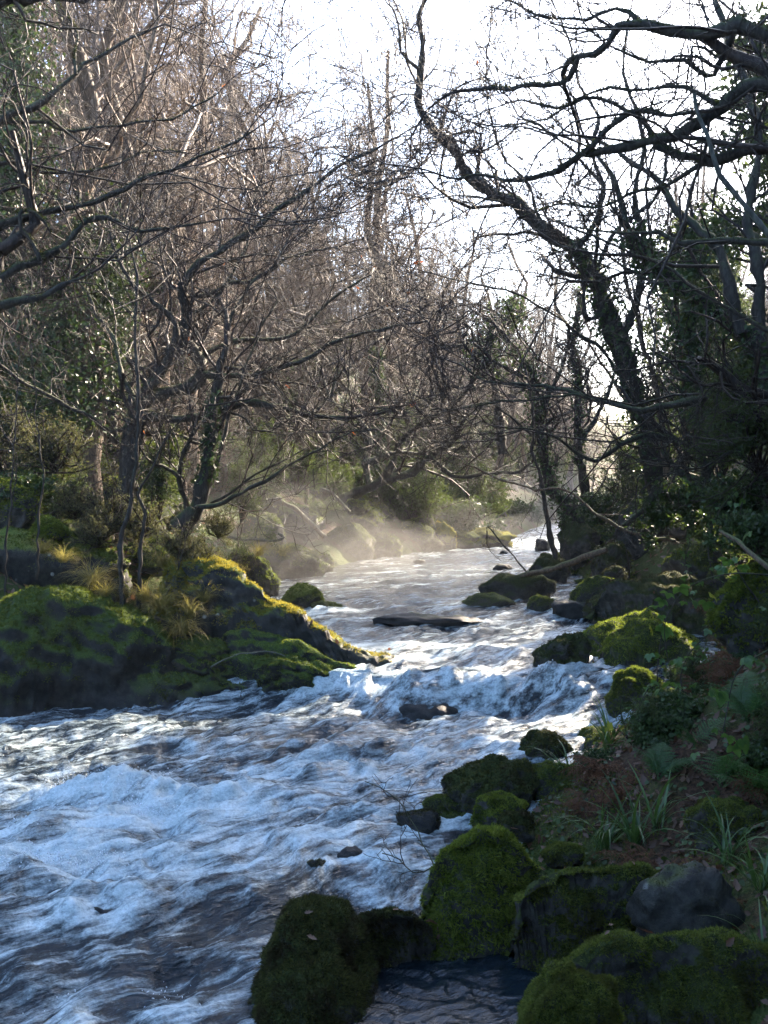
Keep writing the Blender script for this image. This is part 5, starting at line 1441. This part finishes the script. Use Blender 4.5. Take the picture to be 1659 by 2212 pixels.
# tall dark evergreens: on the right slope and, where the wood goes on, unseen ones added to shade the near bank
def evergreen_proto(seed, H, rad, n, leaf, low=0.12):
    rng = np.random.RandomState(seed)
    z = np.linspace(0, 1, 13)
    P = np.stack([0.05 * H * fbm(z * 3, z * 0 + seed, 1, 2), 0.05 * H * fbm(z * 3, z * 0 + seed, 4, 2), z * H - 0.4], -1)
    R = 0.02 * H * (1.1 - z)
    tr = mk_mesh('trunk', *tubes(P[None], R[None], 9), M['bark'])
    c = sprout(P[None], R[None], 60, rng, low, 0.99, 1.2, 0.30, 0.3, up=0.05, lmin=0.5)
    P1, R1 = grow(c[0], c[1], c[2], c[3], 7, 0.14, -0.02, rng)
    c = sprout(P1, R1, 7, rng, 0.2, 1, 0.8, 0.4, 0.5, lmin=0.3)
    P2, R2 = grow(c[0], c[1], c[2], np.maximum(c[3], 0.006), 4, 0.15, -0.06, rng)
    bg = Bag()
    bg.add(*tubes(P1, R1, 4))
    bg.add(*tubes(P2, R2, 3))
    k = rng.randint(0, len(P2), n)
    t = rng.rand(n) * 4
    i = np.minimum(t.astype(int), 3)
    C = P2[k, i] + (P2[k, i + 1] - P2[k, i]) * (t - i)[:, None] + rng.randn(n, 3) * leaf * 0.8
    fo = Bag()
    leaf_kites(fo, C, rng.randn(n, 3) + UP * 0.6, leaf, rng, 0.4, 0.4)
    return tr, bg.mesh('boughs', M['bark']), fo.mesh('foliage', M['evergreen'], False)
EVER = [evergreen_proto(11, 9.0, 2.2, 16000, 0.15), evergreen_proto(12, 7.0, 2.0, 14000, 0.13), evergreen_proto(13, 6.8, 2.0, 14000, 0.13, 0.46)]  # last form: bare stem, high crown shaped to keep sun off the white water
def ever_tree(x, y, s, k, label, group):
    e = link('evergreen_tree', None, None, (x, y, float(ground_z(x, y)) - 0.2), (0, 0, rw.uniform(0, 6.28)), s)
    tag(e, label, 'tree', group)
    link('trunk', EVER[k][0], e)
    link('boughs', EVER[k][1], e)
    tag(link('foliage', EVER[k][2], e), kind='stuff')
for i, (x, y, s) in enumerate([(3.5, -3.5, 1), (0.8, -5.5, 1.1), (-2.5, -7.5, 1), (6.5, -1.5, 1.1), (5.2, 2.2, 0.9), (-7, -8, 1.1), (-12, -6, 1), (-12.5, 1, 1), (5.5, 5.2, 1.0), (5.8, 8.0, 1.0), (7.0, 11.2, 1.0), (3.8, -0.8, 0.75), (1.6, -3.2, 1.0), (8.2, 13.5, 1.1), (8.5, 7.0, 1.1), (10.5, 16.0, 1.1)]):
    ever_tree(x, y, s, i % 2, 'tall dark evergreen added for shade out of view beyond the right edge and behind the viewer', 'evergreens around the viewer')
for (x, y, s, k) in [(16.5, 24.0, 0.9, 0), (12.5, 28, 1.0, 1), (9.4, 30.0, 0.8, 1), (15.5, 20.5, 0.9, 1), (6.6, 22.5, 0.6, 0), (6.2, 16.2, 1.0, 2), (8.0, 18.6, 1.0, 2)]:
    ever_tree(x, y, s, k, 'dark evergreen tree in the wood on the right slope', 'evergreens on the right slope')
for (x, y, s, k) in [(-7.2, 18.0, 0.8, 1), (-4.6, 22.0, 0.6, 1), (-10.5, 20.0, 0.9, 0), (-1.5, 27, 0.55, 1)]:
    ever_tree(x, y, s, k, 'dark evergreen tree in the wood on the left slope', 'evergreens on the left slope')
scatter_bush(34, (0.7, 3.4), (5.6, 10.5), 1, ('ivy', 'ivy', 'evergreen'), 0.22, 0.5, 'ground_plant', 'low leafy plant in the tangle covering the right bank', 'low plants on the right bank')
for _ in range(26):
    y = rw.uniform(5.0, 10.5)
    x = float(right_edge(y)) + rw.uniform(0.5, 3.0)
    dd = rw.random() < 0.55
    e = link('dead_bracken' if dd else 'fern', None, None, (x, y, float(ground_z(x, y)) - 0.02))
    tag(e, 'dead brown bracken frond clump in the tangle of the right bank' if dd else 'green fern in the tangle of the right bank', 'bracken' if dd else 'fern', 'bracken in the right bank tangle' if dd else 'ferns in the right bank tangle')
    for q in range(rw.randint(4, 7)):
        link('frond', rw.choice(DEADF if dd else FRONDS), e, (0, 0, 0), (rw.uniform(-0.25, 0.25), rw.uniform(-0.35, 0.2), rw.uniform(0, 6.28)), rw.uniform(0.24, 0.42))

# golden grass tussocks on the left shore
def tussock_mesh(seed, n, mat):
    rng = np.random.RandomState(seed)
    bag = Bag()
    for i in range(n):
        V, F = ribbon(rng.uniform(0.5, 1.1), 0.009, rng.uniform(1.6, 2.9), 6, 0.2, rng.uniform(0.2, 1.0), rng.uniform(-0.3, 0.3))
        bag.add(rotz(V, rng.uniform(0, 6.28)) + np.array([rng.uniform(-0.1, 0.1), rng.uniform(-0.1, 0.1), 0]), F)
    return bag.mesh('tussock', mat)
TUSS = [tussock_mesh(1, 240, M['grass_gold']), tussock_mesh(2, 210, M['grass_gold'])]
for i, (u, v, y, s, lab) in enumerate([(199, 1262, 10.4, 0.42, 'drooping golden grass tussock above the huge left boulder'), (88, 1195, 10.9, 0.34, 'pale grass tussock on the grey rock face'),
        (135, 1215, 10.7, 0.30, 'small pale grass tussock right of the one on the grey rock face'), (316, 1300, 10.3, 0.42, 'golden grass tussock behind the forked sapling'),
        (352, 1320, 10.3, 0.46, 'long hanging golden grass on the steep outcrop'), (387, 1370, 10.1, 0.42, 'lowest hanging grass tussock on the steep outcrop'),
        (346, 1225, 10.8, 0.34, 'sunlit grass tussock under the small leaved golden shrub'), (440, 1300, 10.4, 0.34, 'bright grass tussock at the shoulder of the rock wall'),
        (500, 1245, 10.8, 0.28, 'sunlit grass tussock on the crest of the rock wall'), (560, 1200, 14, 0.4, 'grass tussock on the slab in the misty inlet'),
        (610, 1200, 15.5, 0.4, 'grass tussock at the misty shore beyond the inlet'), (410, 1330, 10.2, 0.36, 'grass tussock hanging between the outcrop and the rock wall'),
        (225, 1290, 10.2, 0.30, 'short grass tussock at the foot of the taller pale sapling')]):
    o = link('grass_tussock', TUSS[i % 2], None, pix(u, v, y), (0.25, 0.1, i * 1.3), s)
    tag(o, lab, 'grass tuft')

# ------------------------------------------------------------------ litter, ground ivy, ground moss (nobody could count them)
def ground_scatter(n, xr, yr, rng, side):
    y = rng.uniform(*yr, n * 2)
    d = rng.uniform(*xr, n * 2) 
    x = left_edge(y) - d if side < 0 else right_edge(y) + d
    z = ground_z(x, y)
    e = 0.04
    nx = -(ground_z(x + e, y) - ground_z(x - e, y)) / (2 * e)
    ny = -(ground_z(x, y + e) - ground_z(x, y - e)) / (2 * e)
    return np.stack([x, y, z], -1)[:n], unit(np.stack([nx, ny, np.ones_like(nx)], -1))[:n]

def litter(bag, C, N, size, rng, shape, up=0.015, jitter=0.45):
    V, F = shape
    n = len(C)
    N = unit(N + rng.randn(n, 3) * jitter)
    T = unit(np.cross(N, rng.randn(n, 3)))
    S = np.cross(T, N)
    s = size * rng.uniform(0.5, 1.25, n)
    W = (V[None, :, 0:1] * S[:, None] + (V[None, :, 1:2] - 0.5) * T[:, None] + V[None, :, 2:3] * N[:, None]) * s[:, None, None] + (C + N * up)[:, None]
    FF = (F[None] + (np.arange(n) * len(V))[:, None, None]).reshape(-1, F.shape[1])
    bag.add(W.reshape(-1, 3), FF)
rng = np.random.RandomState(77)
oak = leaf_shape(8, 0.5, 0.0, 0.2, 0.32, 0.25)
simple = leaf_shape(4, 0.55, 0, 0.15, 0, 0.15)
bag = Bag()
C, N = ground_scatter(2200, (0.05, 2.6), (3.2, 8.5), rng, 1)
litter(bag, C, N, 0.07, rng, oak)
C, N = ground_scatter(2200, (0.1, 5), (8, 16), rng, 1)
litter(bag, C, N, 0.085, rng, simple)
C, N = ground_scatter(3000, (0.1, 5), (9.5, 18), rng, -1)
litter(bag, C, N, 0.08, rng, simple)
litter(bag, np.array([s[0] for s in STUCK]), np.array([s[1] for s in STUCK]), 0.055, rng, oak)
tag(link('leaf_litter', bag.mesh('leaf_litter', M['dead_leaf'])), 'brown dead oak leaves littering both banks', 'leaf litter', None, 'stuff')
bag = Bag()
C, N = ground_scatter(4000, (0.3, 3.2), (5.0, 10), rng, 1)
litter(bag, C + rng.rand(len(C), 1) * UP * 0.05, N, 0.036, rng, leaf_shape(5, 0.85, 0, 0.1, 0.2, 0.0))
C, N = ground_scatter(1500, (0.8, 5), (8.5, 16), rng, 1)
litter(bag, C + rng.rand(len(C), 1) * UP * 0.08, N, 0.05, rng, simple)
tag(link('ground_ivy', bag.mesh('ground_ivy', M['ivy'])), 'small ivy leaves trailing over the right bank', 'ground ivy', None, 'stuff')
bag = Bag()
for (n, xr, yr, side, L) in ((26000, (0.0, 2.4), (3.2, 9), 1, 0.028), (16000, (0.0, 5), (9.5, 17), -1, 0.05), (14000, (0.0, 4), (9, 18), 1, 0.05)):
    C, N = ground_scatter(n, xr, yr, rng, side)
    keep = fbm(C[:, 0] * 1.1, C[:, 1] * 1.1, 2.2, 3) > 0.02
    C, N = C[keep], N[keep]
    n = len(C)
    Dd = unit(N + rng.randn(n, 3) * 0.6)
    S = unit(np.cross(Dd, rng.randn(n, 3)))
    l = (L * rng.uniform(0.5, 1.4, n))[:, None]
    bag.add(np.stack([C - S * l * 0.2, C + Dd * l * 0.6 - S * l * 0.22, C + Dd * l, C + Dd * l * 0.6 + S * l * 0.22], 1).reshape(-1, 3), np.arange(n * 4).reshape(-1, 4))
tag(link('ground_moss', bag.mesh('ground_moss', M['moss'], False)), 'short green moss and grass growing on both banks', 'moss', None, 'stuff')

# ------------------------------------------------------------------ spray thrown up by the rapids
def spray_cloud(u, v, n, spd, dirv, spread, seed, size):
    rng = np.random.RandomState(seed)
    p = np.array(on_water(u, v))
    vel = unit(np.array(dirv) + rng.randn(n, 3) * spread) * (spd * rng.rand(n, 1) ** 0.7)
    t = rng.rand(n, 1) * 0.32
    C = p + rng.randn(n, 3) * np.array([0.10, 0.08, 0.02]) + vel * t - UP * 4.9 * t ** 2
    Vn = unit(vel - UP * 9.8 * t)
    keep = C[:, 2] > water_level(C[:, 0], C[:, 1]) + 0.01
    C, Vn = C[keep], Vn[keep]
    n = len(C)
    s = (size * rng.uniform(0.3, 1.0, n) ** 1.5)[:, None]
    S = unit(np.cross(Vn, rng.randn(n, 3)))
    W = np.cross(Vn, S)
    L = s * rng.uniform(1.0, 2.6, (n, 1))
    V = np.stack([C + Vn * L, C + S * s, C + W * s, C - S * s, C - W * s, C - Vn * L], 1)
    f = np.array([(0, 1, 2), (0, 2, 3), (0, 3, 4), (0, 4, 1), (5, 2, 1), (5, 3, 2), (5, 4, 3), (5, 1, 4)])
    return V.reshape(-1, 3), (f[None] + (np.arange(n) * 6)[:, None, None]).reshape(-1, 3)
bag = Bag()
for a in [(180, 1720, 1350, 1.9, (-0.25, 0, 1), 0.30, 1, 0.0055), (255, 1730, 2100, 2.1, (0.30, 0, 1), 0.28, 2, 0.0055), (310, 1760, 1350, 1.5, (0.5, 0, 1), 0.3, 3, 0.0055), (100, 1800, 1050, 1.5, (-0.3, 0, 1), 0.35, 4, 0.0055),
          (60, 1880, 1350, 1.5, (0.1, 0, 1), 0.4, 5, 0.0055), (210, 1870, 700, 1.3, (0.2, 0, 1), 0.4, 6, 0.005), (1225, 1470, 260, 2.0, (0.0, 0, 1), 0.35, 7, 0.008), (1190, 1480, 260, 1.6, (-0.1, 0, 1), 0.4, 8, 0.008),
          (1320, 1480, 120, 1.5, (0, 0, 1), 0.4, 9, 0.008), (720, 1480, 220, 1.3, (0.2, 0, 1), 0.4, 10, 0.007), (900, 1500, 300, 1.2, (0.2, 0, 1), 0.5, 11, 0.007), (520, 1720, 600, 1.1, (0.3, 0, 1), 0.4, 12, 0.0055),
          (1000, 1480, 400, 1.2, (0, 0, 1), 0.5, 13, 0.007), (90, 2140, 500, 1.1, (-0.2, 0, 1), 0.5, 14, 0.004), (380, 2170, 300, 1.0, (0.2, 0, 1), 0.5, 15, 0.004)]:
    bag.add(*spray_cloud(*a))
tag(link('water_spray', bag.mesh('water_spray', M['spray'])), 'white droplets and spray thrown up by the rapids', 'spray', None, 'stuff')

# ------------------------------------------------------------------ haze
HAZE_DENSITY = 0.0010
hb = bmesh.new()
bmesh.ops.create_cube(hb, size=1)
hm = bpy.data.meshes.new('haze')
hb.to_mesh(hm)
hb.free()
gz0, gz1 = float(GZ.min()) - 1.0, max(float(GZ.max()), 26.0) + 16
haze = link('haze', hm, None, (0, (gy[0] + gy[-1]) / 2, (gz0 + gz1) / 2), (0, 0, 0), (gx[-1] - gx[0] + 20, gy[-1] - gy[0] + 20, gz1 - gz0))
tag(haze, None, None, None, 'stuff')
ht = NT('haze_air')
pv = ht.n('ShaderNodeVolumePrincipled')
pv.inputs['Color'].default_value = (0.93, 0.94, 0.96, 1)
pv.inputs['Density'].default_value = HAZE_DENSITY
pv.inputs['Anisotropy'].default_value = 0.5
ht.l(pv.outputs[0], ht.out.inputs['Volume'])
hm.materials.append(ht.m)

# low mist hanging over the water upstream: lumpy closed volumes, thin at their rims
mt = NT('river_mist')
pv = mt.n('ShaderNodeVolumePrincipled')
pv.inputs['Color'].default_value = (0.97, 0.95, 0.91, 1)
pv.inputs['Density'].default_value = 0.024
pv.inputs['Anisotropy'].default_value = 0.55
mt.l(pv.outputs[0], mt.out.inputs['Volume'])
for i, (u, v, y, rx, ry, rz) in enumerate([(620, 1190, 16.5, 2.4, 2.2, 0.9), (760, 1210, 18.0, 2.2, 3.0, 0.6), (960, 1170, 24.0, 2.4, 3.0, 0.9), (520, 1130, 14.5, 1.2, 1.6, 1.1), (1090, 1110, 33.0, 3.5, 4.0, 1.6), (870, 1300, 14.0, 1.8, 1.5, 0.3)]):
    V, F = ico(4)
    d_ = V * (1 + 0.45 * fbm(V[:, 0] * 1.6 + i * 7, V[:, 1] * 1.6, V[:, 2] * 1.6, 4))[:, None]
    o = link('mist', mk_mesh('mist', d_ * np.array([rx, ry, rz]), F, mt.m), None, pix(u, v, y))
    tag(o, None, None, None, 'stuff')
